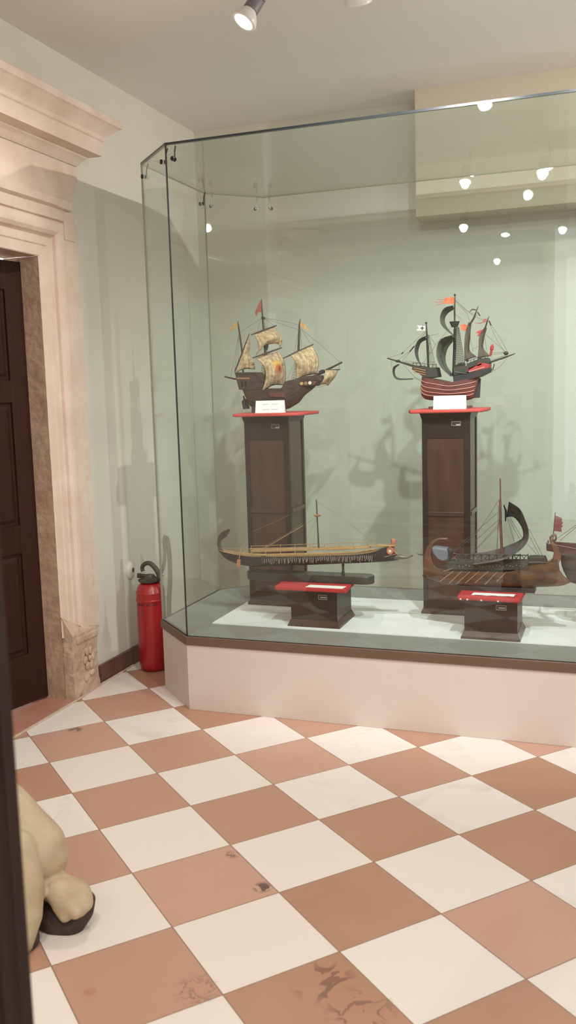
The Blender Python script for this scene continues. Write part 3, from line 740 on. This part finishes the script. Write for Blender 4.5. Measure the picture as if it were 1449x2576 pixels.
S.prism('rudder', blackship, [(500,690),(570,695),(565,800),(560,900),(545,1165),(400,1172),(440,1000),(470,830)], -.007, .007, K=B3)
S.spar('bowsprit', greenship, [(400,800),(95,709)], [.007,.003])
S.spar('boomkin', greenship, [(1060,765),(1240,705),(1355,664)], [.004,.005,.002])
S.spar('stern_spar', greenship, [(1100,835),(1135,822),(1150,765)], .0025)
q = MB(); q.ball(S.p((1265, 660)), (.013, .012, .010), 10); q.build('spar_block', greenship, S.t)
q = MB(); q.ball(S.p((200, 738)), (.014, .012, .007), 10); q.build('spar_block', greenship, S.t)
S.spar('mast', greenship, [(500,800),(490,560),(478,365)], [.006,.006,.003])
S.spar('mast', blackship, [(748,890),(757,640),(762,420)], [.008,.008,.0075])
S.spar('topmast', shipmast, [(760,420),(758,240),(762,90)], [.0045,.0045,.0025])
for x, y in ((478, 362), (761, 86)):
    q = MB(); q.ball(S.p((x, y)), .0058, 10); q.build('truck', blackship, S.t)
S.spar('mast', greenship, [(885,745),(890,560),(905,360)], [.0055,.0055,.004])
S.spar('yard', shipmast, [(895,400,0),(950,310,-.01),(990,198,-.02)], [.005,.005,.0015])
S.spar('mast', greenship, [(1010,720),(1030,560),(1048,440)], [.005,.005,.004])
S.spar('yard', greenship, [(1042,460,0),(1070,380,-.01),(1096,296,-.02)], [.005,.004,.0015])
S.spar('yard', shipmast, [(475,505,-.07),(478,525,.07)], .003)
S.spar('yard', shipmast, [(745,205,-.07),(750,222,.07)], .003)
S.spar('yard', blackship, [(740,495,-.10),(760,520,.10)], .0045)
q = MB(); q.lathe([(.014, -.016), (.017, -.012), (.027, .012), (.025, .012), (.012, -.01)], S.p((758, 372)), (0, 0, 1), 16); q.build('crows_nest', greenship, S.t)
S.sheet('sail', sailgrey, [(478,490),(478,528)], [(478,528),(425,560),(398,645),(408,725),(432,780)], [(425,782),(432,780)], [(478,490),(402,528),(365,620),(380,710),(425,782)], -.06, .06, 0)
S.sheet('sail', sailgrey, [(748,480),(748,540)], [(748,540),(692,608),(668,700),(682,785),(740,870)], [(722,892),(740,870)], [(748,480),(640,510),(592,570),(580,680),(622,795),(722,892)], -.09, .09, 0)
S.sheet('sail', sailgrey, [(745,190),(748,230)], [(748,230),(690,268),(660,330),(682,405),(745,478)], [(735,480),(745,478)], [(745,190),(662,212),(622,275),(616,350),(650,410),(735,480)], -.06, .06, 0)
S.sheet('sail', sailgrey, [(205,768),(218,770)], [(218,770),(172,812),(174,878),(218,908),(350,908)], [(350,918),(350,908)], [(205,768),(150,802),(156,885),(205,922),(350,918)], -.05, .05, 0)
S.sheet('sail', latsail, [(898,352),(922,372)], [(922,372),(912,500),(906,630),(975,695)], [(858,742),(900,720),(975,695)], [(898,352),(862,470),(855,600),(858,742)], -.02, .02, .01)
S.sheet('sail', latsail, [(1056,400),(1076,412)], [(1076,412),(1048,520),(1042,612),(1108,690)], [(985,718),(1050,700),(1108,690)], [(1056,400),(1002,490),(996,600),(985,718)], -.02, .02, .01)
S.prism('flag', flagor, [(762,110),(715,106),(668,113),(640,172),(700,172),(760,179)], -.001, .001, bevel=0)
S.lines('flag_tails', flagor, [[(665,130),(620,136),(588,130)], [(655,150),(610,155),(566,157)], [(645,168),(600,180),(572,188)]], .0014)
S.prism('flag', flagwh, [(472,392),(385,386),(408,410),(378,436),(467,438)], -.001, .001, bevel=0)
S.prism('flag_cross', blackship, [(435,395),(445,395),(445,408),(458,408),(458,418),(445,418),(445,432),(435,432),(435,418),(422,418),(422,408),(435,408)], -.0016, -.0009, bevel=0)
S.prism('flag', flagor, [(892,385),(850,375),(815,380),(820,430),(850,440),(882,440)], -.001, .001, bevel=0)
S.prism('flag', flagred, [(1046,424),(1000,438),(965,460),(998,464),(975,492),(1032,490)], -.001, .001, bevel=0)
S.prism('flag', flagpk, [(1078,318),(1040,322),(1036,350),(1000,362),(950,358),(1000,372),(1042,360),(1072,350)], -.001, .001, bevel=0)
S.prism('flag', shipmast, [(972,228),(930,222),(905,250),(912,252),(935,234),(966,240)], -.001, .001, bevel=0)
q = MB(); o_ = S.p((1110, 690)); q.lathe([(.004, 0), (.006, .012), (.0055, .03), (.009, .034), (.009, .05), (.006, .055), (.002, .062)], o_, (.2, 0, 1), 12); q.build('stern_lantern', galred, S.t)
S.lines('rigging', rope, [[(472,440),(240,662),(112,705)], [(474,450),(330,632),(205,725)], [(476,455),(360,600),(240,740)], [(762,130),(870,240),(985,290)], [(765,150),(880,270),(910,350)], [(765,140),(940,290),(1095,352)], [(1066,475),(1160,560),(1252,640)], [(1100,352),(1200,500),(1272,630)], [(1096,360),(1180,540),(1250,645)], [(500,480),(560,560),(575,580)], [(745,380),(660,470),(575,575),(440,770)], [(575,575),(530,640)], [(900,440),(940,650)], [(1055,500),(1075,640)], [(1050,560),(940,620)], [(1250,650),(1100,660)], [(1255,660),(1100,675)], [(1260,680),(1100,735)], [(1280,700),(1200,800),(1110,850)], [(130,720),(140,800)], [(250,770),(380,910),(440,945)], [(355,905),(440,920)], [(260,745),(470,780)], [(270,735),(480,765)], [(760,270),(830,330)], [(500,490),(600,470)]])
S.lines('ratlines', greenship, ladder((766,400,-.01),(800,400,-.01),(762,805,-.056),(862,785,-.056),7,22), .0011)
S.lines('ratlines', greenship, ladder((484,470,-.01),(505,480,-.01),(510,790,-.046),(572,795,-.046),5,3), .0008)
for a, b in (((235,668),(252,652)), ((315,645),(360,590)), ((985,255),(1008,292)), ((1098,340),(1120,388))):
    S.spar('block', blackship, [a, b], .003)
q = MB(); a = S.p((515,1120)); b = S.p((920,1120)); q.box((a.x, .77, TZ), (b.x, .87, TZ+.012)); q.box((a.x+.05, .80, TZ+.012), (a.x+.08, .84, a.z+.03)); q.box((b.x-.08, .80, TZ+.012), (b.x-.05, .84, b.z+.03)); q.build('cradle', hullred, S.t, smooth=0)

# ---- ship three: long oared galley on an oval stand
S = Ship('trireme', C1, .43, (.52, .43, FZB), 'long narrow model galley with tan deck and rows of pale oars on an oval stand')
W3 = .055
S.hull('hull', blackship, [((82,412),(86,422),.006),((120,428),(140,474),.022),((220,448),(228,506),.038),((300,458),(315,520),.048),((400,460),(400,517),.053),((550,458),(550,512),.055),((700,455),(700,508),.055),((850,450),(850,502),.055),((1000,445),(1000,497),.050),((1130,425),(1130,492),.040),((1210,395),(1225,489),.022),((1290,445),(1295,480),.006)], near=True, pw=(.5, .9), cap=tan)
q = MB()
for fr_ in (2, 4): q.tube([r[fr_] + Vector((0, -.001, 0)) for r in S.rows[2:12]], .0016, 5)
q.build('wale', shipmast, S.t)
S.sheet('stern_ornament', shipmast, [(152,271),(158,276)], [(158,276),(132,322),(100,345),(96,385),(116,420)], [(78,412),(116,420)], [(152,271),(95,298),(72,350),(78,412)], -.004, .004, 0, solid=.006)
# deck: outrigger beams, central gangway
S.prism('deck_edge', tan, [(100,408),(230,432),(400,440),(700,432),(1000,422),(1140,402),(1140,410),(1000,432),(700,443),(400,452),(230,444)], -W3-.004, -W3+.004, bevel=.0008)
S.prism('gangway', tan, [(290,418),(600,408),(900,402),(1100,392),(1100,400),(900,412),(600,420),(290,430)], -.022, .030, bevel=.001)
S.prism('far_deck_edge', tan, [(290,400),(700,392),(1080,382),(1080,388),(700,399),(290,407)], W3-.006, W3, bevel=.0008)
q = MB()
for dy, ys in ((-W3+.002, ((300,432),(700,415),(1100,392))), (W3-.004, ((300,398),(700,384),(1080,372)))):
    q.tube([S.p((x, y-12), dy) for x, y in ys], .0016, 6)
    for i in range(9):
        u = i/8; x = 300 + 790*u; y = np.interp(x, [a[0] for a in ys], [a[1] for a in ys]); q.tube([S.p((x, y+16), dy), S.p((x, y-15), dy)], .0016, 6)
q.build('railing', tan, S.t)
q = MB()
for i in range(26):
    x = 110 + i*8; y = np.interp(x, [100, 200, 320], [405, 412, 420]); q.tube([S.p((x, y+14), -.03), S.p((x, y-10), -.03)], .0007, 4)
q.tube([S.p((60,402), -.02), S.p((100,400), -.03), S.p((200,402), -.03), S.p((320,408), -.03)], .001, 5); q.build('stern_railing', tan, S.t)
S.prism('outrigger_block', greenship, [(365,455),(392,455),(388,505),(368,505)], -W3-.006, -W3+.01)
for i in range(58):
    x = 392 + i*12.7; y0_ = np.interp(x, [392, 1130], [468, 450]) + random.uniform(-3, 3); dx = random.uniform(-8, 8)
    q = MB(); q.tube([S.p((x, y0_), -W3-.001), S.p((x+dx, y0_+random.uniform(24, 42)), -W3-.014)], .0011, 5); q.build('oar', oarm, S.t)
S.prism('steering_blade', orange, [(205,475),(228,478),(226,530),(200,528)], -.062, -.058)
S.spar('steering_shaft', tan, [(218,480,-.06),(232,395,-.045)], .002)
S.spar('mast', shipmast, [(757,415),(740,72)], [.0045,.003])
q = MB(); q.tube([S.p((722,178), -.05), S.p((745,180), 0), S.p((766,178), .05)], [.0045,.0075,.005], 8); q.build('furled_sail', ochre, S.t)
S.spar('pole', ropet, [(395,398),(648,248)], .0026)
S.lines('rigging', ropet, [[(745,85),(930,205),(1150,380)], [(648,248),(738,192)], [(380,392),(560,290),(640,235)], [(738,200),(718,395)], [(742,200),(690,300),(660,390)], [(310,290),(560,175)]][:-1], .0007)
S.lines('stay', ropet, [[(310,290),(560,175)]], .0007)
S.prism('bow_deck', tan, [(1090,388),(1150,380),(1270,382),(1270,388),(1150,392)], -.018, .018)
S.sheet('bow_post', orange, [(1245,335),(1270,338)], [(1270,338),(1272,360),(1262,385),(1270,420)], [(1250,420),(1270,420)], [(1245,335),(1252,362),(1246,385),(1250,420)], -.006, .006, 0, solid=.009)
q = MB(); o_ = S.p((1238,418), -.022); q.lathe([(.008,0),(.008,.004),(.017,.005),(.0185,.002),(.0185,0)], o_, (0,-1,0), 18); q.build('eye_ring', orange, S.t)
q = MB(); q.lathe([(.009,0),(.008,.003),(0,.004)], o_, (0,-1,0), 14); q.build('eye', hookw, S.t)
S.spar('ram_band', ochre, [(1200,462,-.03),(1240,448,-.022),(1280,438,-.012)], .0016)
S.spar('ram', ramgrey, [(1270,462),(1300,458),(1325,462),(1360,462),(1392,448)], [.012,.014,.011,.006,.004])
a = S.p((310,575), -.05); b = S.p((1130,575), -.05)
q = MB(); n_ = 12; r0 = .048; cx0, cx1 = .215, .855-r0
pl_ = [(cx0 - r0*math.sin(PI*i/n_), .43 - r0*math.cos(PI*i/n_)) for i in range(n_+1)] + [(cx1 + r0*math.sin(PI*i/n_), .43 + r0*math.cos(PI*i/n_)) for i in range(n_+1)]
q.prism([(x, y, FZB) for x, y in pl_], (0, 0, .040)); q.build('stand_base', standm, S.t, smooth=30, bevel=.003)
for x in (.30, .693):
    q = MB(); q.lathe([(.010,0),(.010,.004),(.006,.008),(.009,.014),(.006,.02),(.006,.045),(.009,.05),(.006,.054),(.009,.07)], (x, .43, FZB+.039), (0,0,1), 14); q.build('stand_post', standm, S.t)

# ---- ship four: amber galley with furled dark sail
S = Ship('bireme', D1, .40, (1.45, .40, FZB), 'model galley with amber hull, curling dark sail and coppery prow on a dark plank')
S.hull('hull', amber, [((205,770),(212,900),.014),((285,815),(295,930),.030),((370,830),(390,955),.042),((500,835),(500,966),.050),((700,838),(700,972),.052),((900,838),(900,976),.052),((1050,790),(1050,978),.050),((1180,775),(1180,977),.040),((1260,760),(1262,975),.026),((1300,740),(1325,968),.012)], pw=(.6, .9))
S.prism('prow', copper, [(1250,546),(1226,566),(1232,610),(1248,650),(1264,700),(1255,745),(1215,775),(1215,970),(1300,974),(1350,965),(1405,942),(1345,895),(1305,840),(1302,790),(1322,750),(1326,715),(1300,660),(1258,615),(1243,585),(1250,565),(1275,560),(1290,575),(1285,550),(1268,542)], -.014, .014, bevel=.004, smooth=50)
S.prism('stern_post', copper, [(183,880),(178,830),(185,740),(192,690),(215,640),(250,596),(300,576),(372,573),(376,586),(310,590),(275,612),(255,650),(246,720),(262,790),(300,830),(298,925),(230,905)], -.012, .012, bevel=.004, smooth=50)
q = MB(); q.ball(S.p((374, 579)), (.006, .006, .006), 10); q.build('stern_finial', steel, S.t)
S.spar('stern_hook', blackship, [(190,712),(160,712),(138,706),(124,696)], [.003,.0025,.0018,.001])
S.spar('keel_ram', greenship, [(175,883),(250,905),(400,945)], [.004,.003,.002])
S.prism('awning', bluegrey, [(250,646),(378,664),(388,700),(386,758),(345,772),(300,755),(268,720),(252,690)], -.035, .035, bevel=.008, smooth=60)
S.prism('awning_end', blackship, [(380,660),(412,690),(400,760),(384,765)], -.03, .03)
S.prism('cabin', greenship, [(375,775),(640,780),(1050,780),(1052,840),(375,835)], -.052, .052, bevel=.002)
q = MB()
for i in range(20):
    x = 480 + i*28; q.ball(S.p((x, 806 + 6*math.sin(i*2.1)), -.054), (.004, .002, .003), 6)
q.build('oar_ports', bluegrey, S.t)
q = MB()
for dy in (-.050, .050):
    q.tube([S.p((450,706), dy), S.p((1052,716), dy)], .0028, 6); q.tube([S.p((400,772), dy), S.p((1052,772), dy)], .0028, 6)
    xs = [470 + i*64.5 for i in range(10)]
    for i, x in enumerate(xs):
        q.tube([S.p((x,706), dy), S.p((x,775), dy)], .003, 6)
        if i < 9: q.tube([S.p((x,708), dy), S.p((x+64,772), dy)], .0016, 5); q.tube([S.p((x+64,708), dy), S.p((x,772), dy)], .0016, 5)
q.build('lattice_rail', greenship, S.t)
S.prism('foredeck', greenship, [(1050,735),(1100,730),(1190,735),(1205,770),(1200,785),(1050,790)], -.03, .03, bevel=.003)
S.spar('gunwale', copper, [(1060,775,-.05),(1130,770,-.045),(1180,778,-.04),(1225,772,-.032),(1255,740,-.02)], .0022)
for x0_, y0_, x1_, y1_ in ((430,848,318,935),(500,850,393,952),(570,852,455,955),(645,850,530,948),(720,850,610,945),(795,855,690,960),(870,855,790,935),(420,828,345,850)):
    S.spar('oar', oard, [(x0_,y0_,-.052),(x1_,y1_,-.085)], .0018, 6)
S.spar('mast', hullred, [(838,775),(822,440),(820,255)], [.0065,.0065,.0055])
S.spar('topmast', hullred, [(822,262),(820,78)], [.0035,.003])
S.spar('yard', blackship, [(850,300,-.10),(866,345,0),(864,430,.10)], [.003,.005,.003])
S.sheet('sail', saildark, [(892,270),(880,340),(868,402)], [(868,402),(930,397),(992,470),(1012,548),(985,590),(860,645),(700,690),(590,697)], [(590,795),(590,697)], [(892,270),(982,330),(1026,420),(1057,520),(1040,612),(960,692),(830,757),(590,795)], -.08, .08, 0, n=26)
S.lines('rigging', rope, [[(808,255),(740,365),(620,540),(430,690)], [(812,350),(640,500),(420,680)], [(808,420),(620,590),(560,690)], [(812,450),(640,640),(600,695)], [(812,470),(620,670)], [(805,300),(795,700)], [(810,420),(785,700)], [(880,410),(935,600)], [(890,410),(985,590)], [(905,410),(1005,580)], [(1060,500),(1175,725)], [(1055,540),(1150,725)], [(1045,620),(1075,655),(1140,725)]], .0009)
S.lines('stern_lashing', oard, [[(430,700),(470,705),(440,735),(470,770)], [(440,735),(390,772)]], .002)
a = S.p((480,985)); b = S.p((1120,985))
q = MB(); q.box((a.x, .365, FZB), (b.x-.005, .435, FZB+.022)); q.box((a.x+.03, .38, FZB+.022), (a.x+.06, .42, FZB+.04)); q.box((b.x-.06, .38, FZB+.022), (b.x-.03, .42, FZB+.04)); q.build('stand_plank', blackship, S.t, smooth=0, bevel=.001)
S.prism('stand_bracket', lampgrey, [(1085,966),(1117,966),(1117,1014),(1087,1014)], -.01, .01)

# ---- ship five: third galley, cut by the right edge of the view
S = Ship('galley', D3, .54, (2.1, .54, FZB), 'reddish brown model galley with maroon stern flag behind the prow of the amber galley')
def d3x(px_): return px_
S.hull('hull', shipdark, [((985,1610),(992,1660),.012),((1010,1615),(1005,1830),.030),((1100,1625),(1090,2030),.045),((1280,1650),(1200,2160),.055),((1700,1680),(1600,2200),.06),((2600,1700),(2600,2210),.06),((3300,1660),(3250,2150),.045),((3700,1560),(3750,1900),.012)], pw=(.65, .9))
S.prism('parapet', darkred, [(715,1420),(860,1445),(1280,1520),(2400,1600),(2400,1720),(1280,1640),(980,1600),(730,1560)], -.055, -.050)
S.prism('parapet', darkred, [(850,1385),(1280,1415),(2400,1500),(2400,1600),(1280,1520),(850,1470)], .050, .055)
S.prism('parapet_end', darkred, [(712,1422),(735,1425),(740,1560),(718,1552)], -.055, .055)
S.spar('gunwale', oard, [(705,1412,-.056),(860,1442,-.056),(1280,1518,-.056),(2400,1598,-.056)], .0022)
S.spar('flag_staff', shipmast, [(885,825,0),(842,1300,0),(838,1400,0)], .002)
S.prism('flag', flagmaroon, [(876,880),(1000,930),(1018,960),(1005,990),(1036,1030),(1002,1058),(1028,1090),(998,1120),(1010,1200),(920,1185),(858,1180)], -.001, .001, bevel=0)
S.spar('stern_scroll', copper, [(850,1385),(900,1330),(900,1275),(850,1255),(840,1290)], [.006,.005,.0045,.004,.002])
S.spar('mast', darkred, [(2300,1650),(2300,300)], [.006,.004])
S.lines('stay', rope, [[(930,1315),(1280,1070),(2300,400)]], .001); S.lines('stay', rope, [[(970,1370),(1280,1110),(2300,450)]], .001)
q = MB(); a = S.p((2400,2150)); q.box((2.06, .50, FZB), (2.30, .58, FZB+.02)); q.box((2.1, .52, FZB+.02), (2.26, .56, a.z+.01)); q.build('stand_plank', blackship, S.t, smooth=0)

# ------------------------------------------------------------------ fire extinguisher
ex = thing('fire_extinguisher', (-.497, .574, 0), 'red fire extinguisher on the floor between wall and glass case', 'fire extinguisher')
ox, oy = -.497, .574
MB().lathe([(.060, 0), (.072, .008), (.080, .03), (.082, .05), (.082, .42), (.081, .45), (.083, .452), (.083, .458), (.080, .462), (.074, .485), (.060, .504), (.045, .514), (.03, .518)], (ox, oy, 0), seg=40).build('cylinder', extred, ex, smooth=40)
for i in range(11):
    if i in (4, 7): continue
    a_ = math.radians(-118 + i*8); v = Vector((math.cos(a_), math.sin(a_), 0)); t_ = Vector((-v.y, v.x, 0)); c0_ = Vector((ox, oy, .395)) + v*.0822
    MB().prism([c0_ + t_*x + Vector((0, 0, z)) for x, z in ((-.004, -.006), (.004, -.006), (.003, .006), (-.003, .006))], v*.0012).build('lettering', extdark, ex, smooth=0)
MB().lathe([(.0835, 0), (.086, .004), (.086, .012), (.0835, .016)], (ox, oy, .405), seg=40).build('band', extred, ex)
q = MB(); q.lathe([(.030, 0), (.066, .003), (.068, .012), (.050, .020), (.034, .026), (.026, .04), (.0, .042)], (ox, oy, .515), seg=28); q.build('valve_head', extgrey, ex, smooth=40)
# spiral carrying handle
P = [(-.075+.03, .012), (-.055, .03), (-.045, .062), (-.02, .085), (.012, .088), (.04, .07), (.062, .045), (.075, .02)]
q = MB(); q.tube(sample([Vector((ox+x, oy-.012-.1*x*0, .53+z)) for x, z in [(-.035, .045), (-.040, .068), (-.018, .090), (.012, .092), (.04, .070), (.060, .042), (.07, .015)]], 20), [.011, .016], 10); q.build('carrying_handle', extgrey, ex)
q = MB(); q.tube([(ox-.062, oy-.01, .536), (ox-.060, oy-.01, .560)], .014, 12); q.tube([(ox-.06, oy-.01, .55), (ox, oy-.01, .548)], .010, 10); q.build('gauge', extgrey, ex)
q = MB(); q.lathe([(.007, 0), (.008, .01), (.004, .016)], (ox+.078, oy, .556), (1, 0, .3), 10); q.tube([(ox+.06, oy, .55), (ox+.082, oy, .562)], .003, 6); q.build('safety_pin', steel, ex)
q = MB(); q.tube(sample([Vector(v) for v in [(ox+.055, oy+.01, .545), (ox+.085, oy+.01, .60), (ox+.098, oy+.01, .68), (ox+.096, oy+.01, .755), (ox+.108, oy+.01, .775), (ox+.120, oy+.01, .74), (ox+.126, oy+.01, .64), (ox+.122, oy+.01, .52), (ox+.110, oy+.01, .40), (ox+.105, oy+.01, .25)]], 40), [.010]*12 + [.013]*28, 10); q.build('hose', rubber, ex)

# ------------------------------------------------------------------ ceiling track lamps
def lamp_fixture(p, aim, label, power, col, size=118, vis=True):
    p = Vector(p); a = Vector(aim).normalized()
    t = thing('track_spotlight', p, label, 'spotlight', 'ceiling track spotlights')
    q = MB(); q.lathe([(.050, .0), (.054, .0), (.056, -.008), (.046, -.030), (.030, -.055), (.026, -.062)], p, a, 28); q.build('reflector', lampwhite, t, smooth=40)
    q = MB(); q.lathe([(.046, -.004), (.040, .001), (0, .002)], p, a, 24); q.build('lens', lens, t)
    q = MB(); q.lathe([(.030, -.055), (.033, -.058), (.033, -.130), (.028, -.138), (0, -.139)], p, a, 24); q.build('housing', lampgrey, t, smooth=40)
    b_ = p - a*.10
    q = MB(); q.tube([b_ + Vector((.034, 0, 0)), Vector((b_.x+.04, b_.y, b_.z+.05)), Vector((b_.x+.03, p.y, 3.285))], .008, 8); q.build('bracket', lampgrey, t)
    ld = bpy.data.lights.new('spot', 'SPOT'); ld.energy = power; ld.color = col; ld.spot_size = math.radians(size); ld.spot_blend = 1; ld.shadow_soft_size = .03
    lo = bpy.data.objects.new('spot', ld); C.objects.link(lo); lo.parent = t; lo.location = a*.02
    lo.rotation_euler = a.to_track_quat('-Z', 'Y').to_euler()
    return t
NEU = (.94, .98, 1); WARM = (1, .95, .89)
lamp_fixture((.507, -.23, 3.093), (-.42, -.38, -.85), 'glowing white track spotlight at the ceiling above the case corner', 75, WARM)
lamp_fixture((1.0, -.23, 3.085), (.0, .6, -1), 'track spotlight with white rim beside the glowing corner spotlight', 12, NEU, 140)
lamp_fixture((1.52, -.25, 3.07), (-.1, .9, -.7), 'track spotlight in front of the right half of the case', 10, NEU, 140)
lamp_fixture((2.6, -.25, 3.07), (-.3, .6, -.6), 'added fill spotlight over the reddish brown galley end of the case', 20, NEU, 150)  # unseen lamp, added to even out the light
lamp_fixture((1.30, -1.22, 3.07), (-.2, 1, -.78), 'track spotlight high in front of the cream sailed ship', 205, NEU, 78)
lamp_fixture((2.04, -1.45, 3.07), (-.2, 1, -.78), 'track spotlight high in front of the dark sailed ship', 300, NEU, 78)
lamp_fixture((4.0, .78, 3.07), (-1, .0, -.2), 'track spotlight beside the soffit aimed at the doorway wall', 265, WARM, 75)
lamp_fixture((.92, -3.02, 3.05), (.0, .4, -1), 'track spotlight behind the viewer aimed at the floor', 66, WARM)
lamp_fixture((1.467, -3.03, 3.06), (-.1, .6, -1), 'track spotlight behind the viewer beside another', 66, WARM)
lamp_fixture((3.6, -2.6, 3.06), (-.7, .5, -1), 'added fill spotlight over the open checkered floor', 230, NEU)  # unseen lamp, added to brighten the floor on the right
lamp_fixture((.6, -5.0, 3.06), (.1, .6, -1), 'added fill spotlight far behind the viewer', 60, WARM)  # unseen lamp, added as flat fill from the back of the room
for y in (-.25, -1.33, -3.03):
    tag(MB().box((.2, y-.018, 3.268), (4.2, y+.018, 3.285)).build('lamp_track', lampwhite, smooth=0), 'white ceiling track carrying the spotlights ' + ({-.25: 'in front of the case', -1.33: 'between case and viewer'}.get(y, 'behind the viewer')), 'lamp track', 'lamp tracks')

# ------------------------------------------------------------------ foreground post and stone animal
def ray_at(x, y, dist):
    d = ROT.T @ np.array([(x - 724.5) / FPX, -(y - 1288) / FPX, 1.0]); return Vector(CAM + d*dist)
e0 = ray_at(86, 2560, 1.15)
dirv = Vector((-.05, -.10, 0)); 
po2 = thing('cabinet_post', (e0.x-.06, e0.y-.02, 0), 'dark fluted wooden post standing in front of the stone animal sculpture', 'post')
rt = Vector(ROT[0]); rt.z = 0; rt.normalize(); fw_ = Vector((-rt.y, rt.x, 0))
q = MB(); L_ = []
for (a, b) in ((0, 0), (-.012, -.006), (-.02, -.003), (-.026, -.010), (-.034, -.010), (-.04, -.004), (-.06, -.004), (-.07, -.012), (-.12, -.012), (-.12, .05), (-.035, .05)):
    v = Vector((e0.x, e0.y, 0)) + rt*a + fw_*b; L_.append(v)
q.prism(L_, (0, 0, 1.5)); q.build('post_shaft', postm, po2, smooth=0, bevel=.002)
q = MB(); c0_ = Vector((e0.x, e0.y, 0)) - rt*.06 + fw_*.02
q.box((-.075, -.05, 0), (.065, .05, .06)); q.v = [tuple(c0_ + rt*v[0]*.9 + fw_*v[1] + Vector((0, 0, v[2]))) for v in q.v]; q.build('post_foot', postm, po2, smooth=0, bevel=.004)

an = thing('stone_animal', (.36, -1.85, 0), 'weathered tan stone animal sculpture with a thick paw behind the dark post', 'sculpture')
def onfloor(x, y, z=0):
    d = ROT.T @ np.array([(x - 724.5) / FPX, -(y - 1288) / FPX, 1.0]); t = (z-CAM[2])/d[2]; return Vector(CAM + d*t)
def at_d(x, y, D):  # point at forward distance D
    return Vector(CAM + (ROT.T @ np.array([(x - 724.5) / FPX, -(y - 1288) / FPX, 1.0]))*D)
D0 = 2.72; k_ = D0/FPX
q = MB()
def chain(q, L, n=5):
    for (x0, y0, r0, d0), (x1, y1, r1, d1) in zip(L, L[1:]):
        for i in range(n):
            u = i/(n-1); r = lerp(r0, r1, u)*k_
            q.ball(at_d(lerp(x0, x1, u), lerp(y0, y1, u), D0+lerp(d0, d1, u)), r, 16)
chain(q, [(-60, 1960, 60, .10), (15, 2030, 62, .08), (60, 2085, 66, .06), (95, 2130, 72, .05), (112, 2160, 60, .05), (112, 2178, 50, .05)])
chain(q, [(-40, 2100, 120, .12), (30, 2160, 90, .10), (40, 2200, 70, .05)])
chain(q, [(40, 2140, 52, -.04), (52, 2230, 58, -.06), (52, 2300, 54, -.08), (44, 2370, 40, -.10)])
chain(q, [(95, 2200, 45, .06), (145, 2235, 40, .03), (190, 2252, 40, .01), (205, 2262, 30, .0)])
chain(q, [(150, 2245, 36, .0), (172, 2275, 30, -.02)]); chain(q, [(180, 2250, 36, .0), (198, 2284, 24, -.02)]); chain(q, [(200, 2250, 30, .0), (216, 2272, 20, -.01)])
chain(q, [(150, 2278, 20, -.02), (164, 2304, 17, -.035)]); chain(q, [(180, 2280, 20, -.03), (190, 2298, 16, -.045)]); chain(q, [(206, 2270, 18, -.025), (216, 2282, 14, -.03)])
body = q.build('body', sculpt, an, smooth=180)
d = body.modifiers.new('r', 'REMESH'); d.mode = 'VOXEL'; d.voxel_size = .007; d.use_smooth_shade = True
d = body.modifiers.new('sm', 'SMOOTH'); d.iterations = 6; d.factor = .5
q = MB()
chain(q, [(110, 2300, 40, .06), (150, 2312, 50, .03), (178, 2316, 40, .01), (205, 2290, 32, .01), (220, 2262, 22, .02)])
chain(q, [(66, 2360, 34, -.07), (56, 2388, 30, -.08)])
bs_ = q.build('base', sculptd, an, smooth=180); bs_['label'] = 'dark underside'  # separate lumps in a darker material beneath paw and leg
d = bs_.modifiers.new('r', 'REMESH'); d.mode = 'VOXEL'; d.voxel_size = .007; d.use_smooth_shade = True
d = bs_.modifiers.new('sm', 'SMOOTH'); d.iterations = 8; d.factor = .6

# ------------------------------------------------------------------ world and view
w = bpy.data.worlds.new('world'); bpy.context.scene.world = w; w.use_nodes = True
w.node_tree.nodes['Background'].inputs[0].default_value = (1, .97, .96, 1); w.node_tree.nodes['Background'].inputs[1].default_value = 1.5
sc = bpy.context.scene
sc.view_settings.view_transform = 'Standard'; sc.view_settings.look = 'None'; sc.view_settings.gamma = 1; sc.view_settings.use_curve_mapping = False
sc.view_settings.exposure = -0.20
sc.cycles.transparent_max_bounces = 48; sc.cycles.max_bounces = 8; sc.cycles.diffuse_bounces = 4; sc.cycles.glossy_bounces = 4; sc.cycles.use_adaptive_sampling = True; sc.cycles.adaptive_threshold = 0.03
sc.cycles.use_denoising = True
sc.cycles.sample_clamp_indirect = 6
for o in list(bpy.data.objects):
    if '_o' in o: del o['_o']
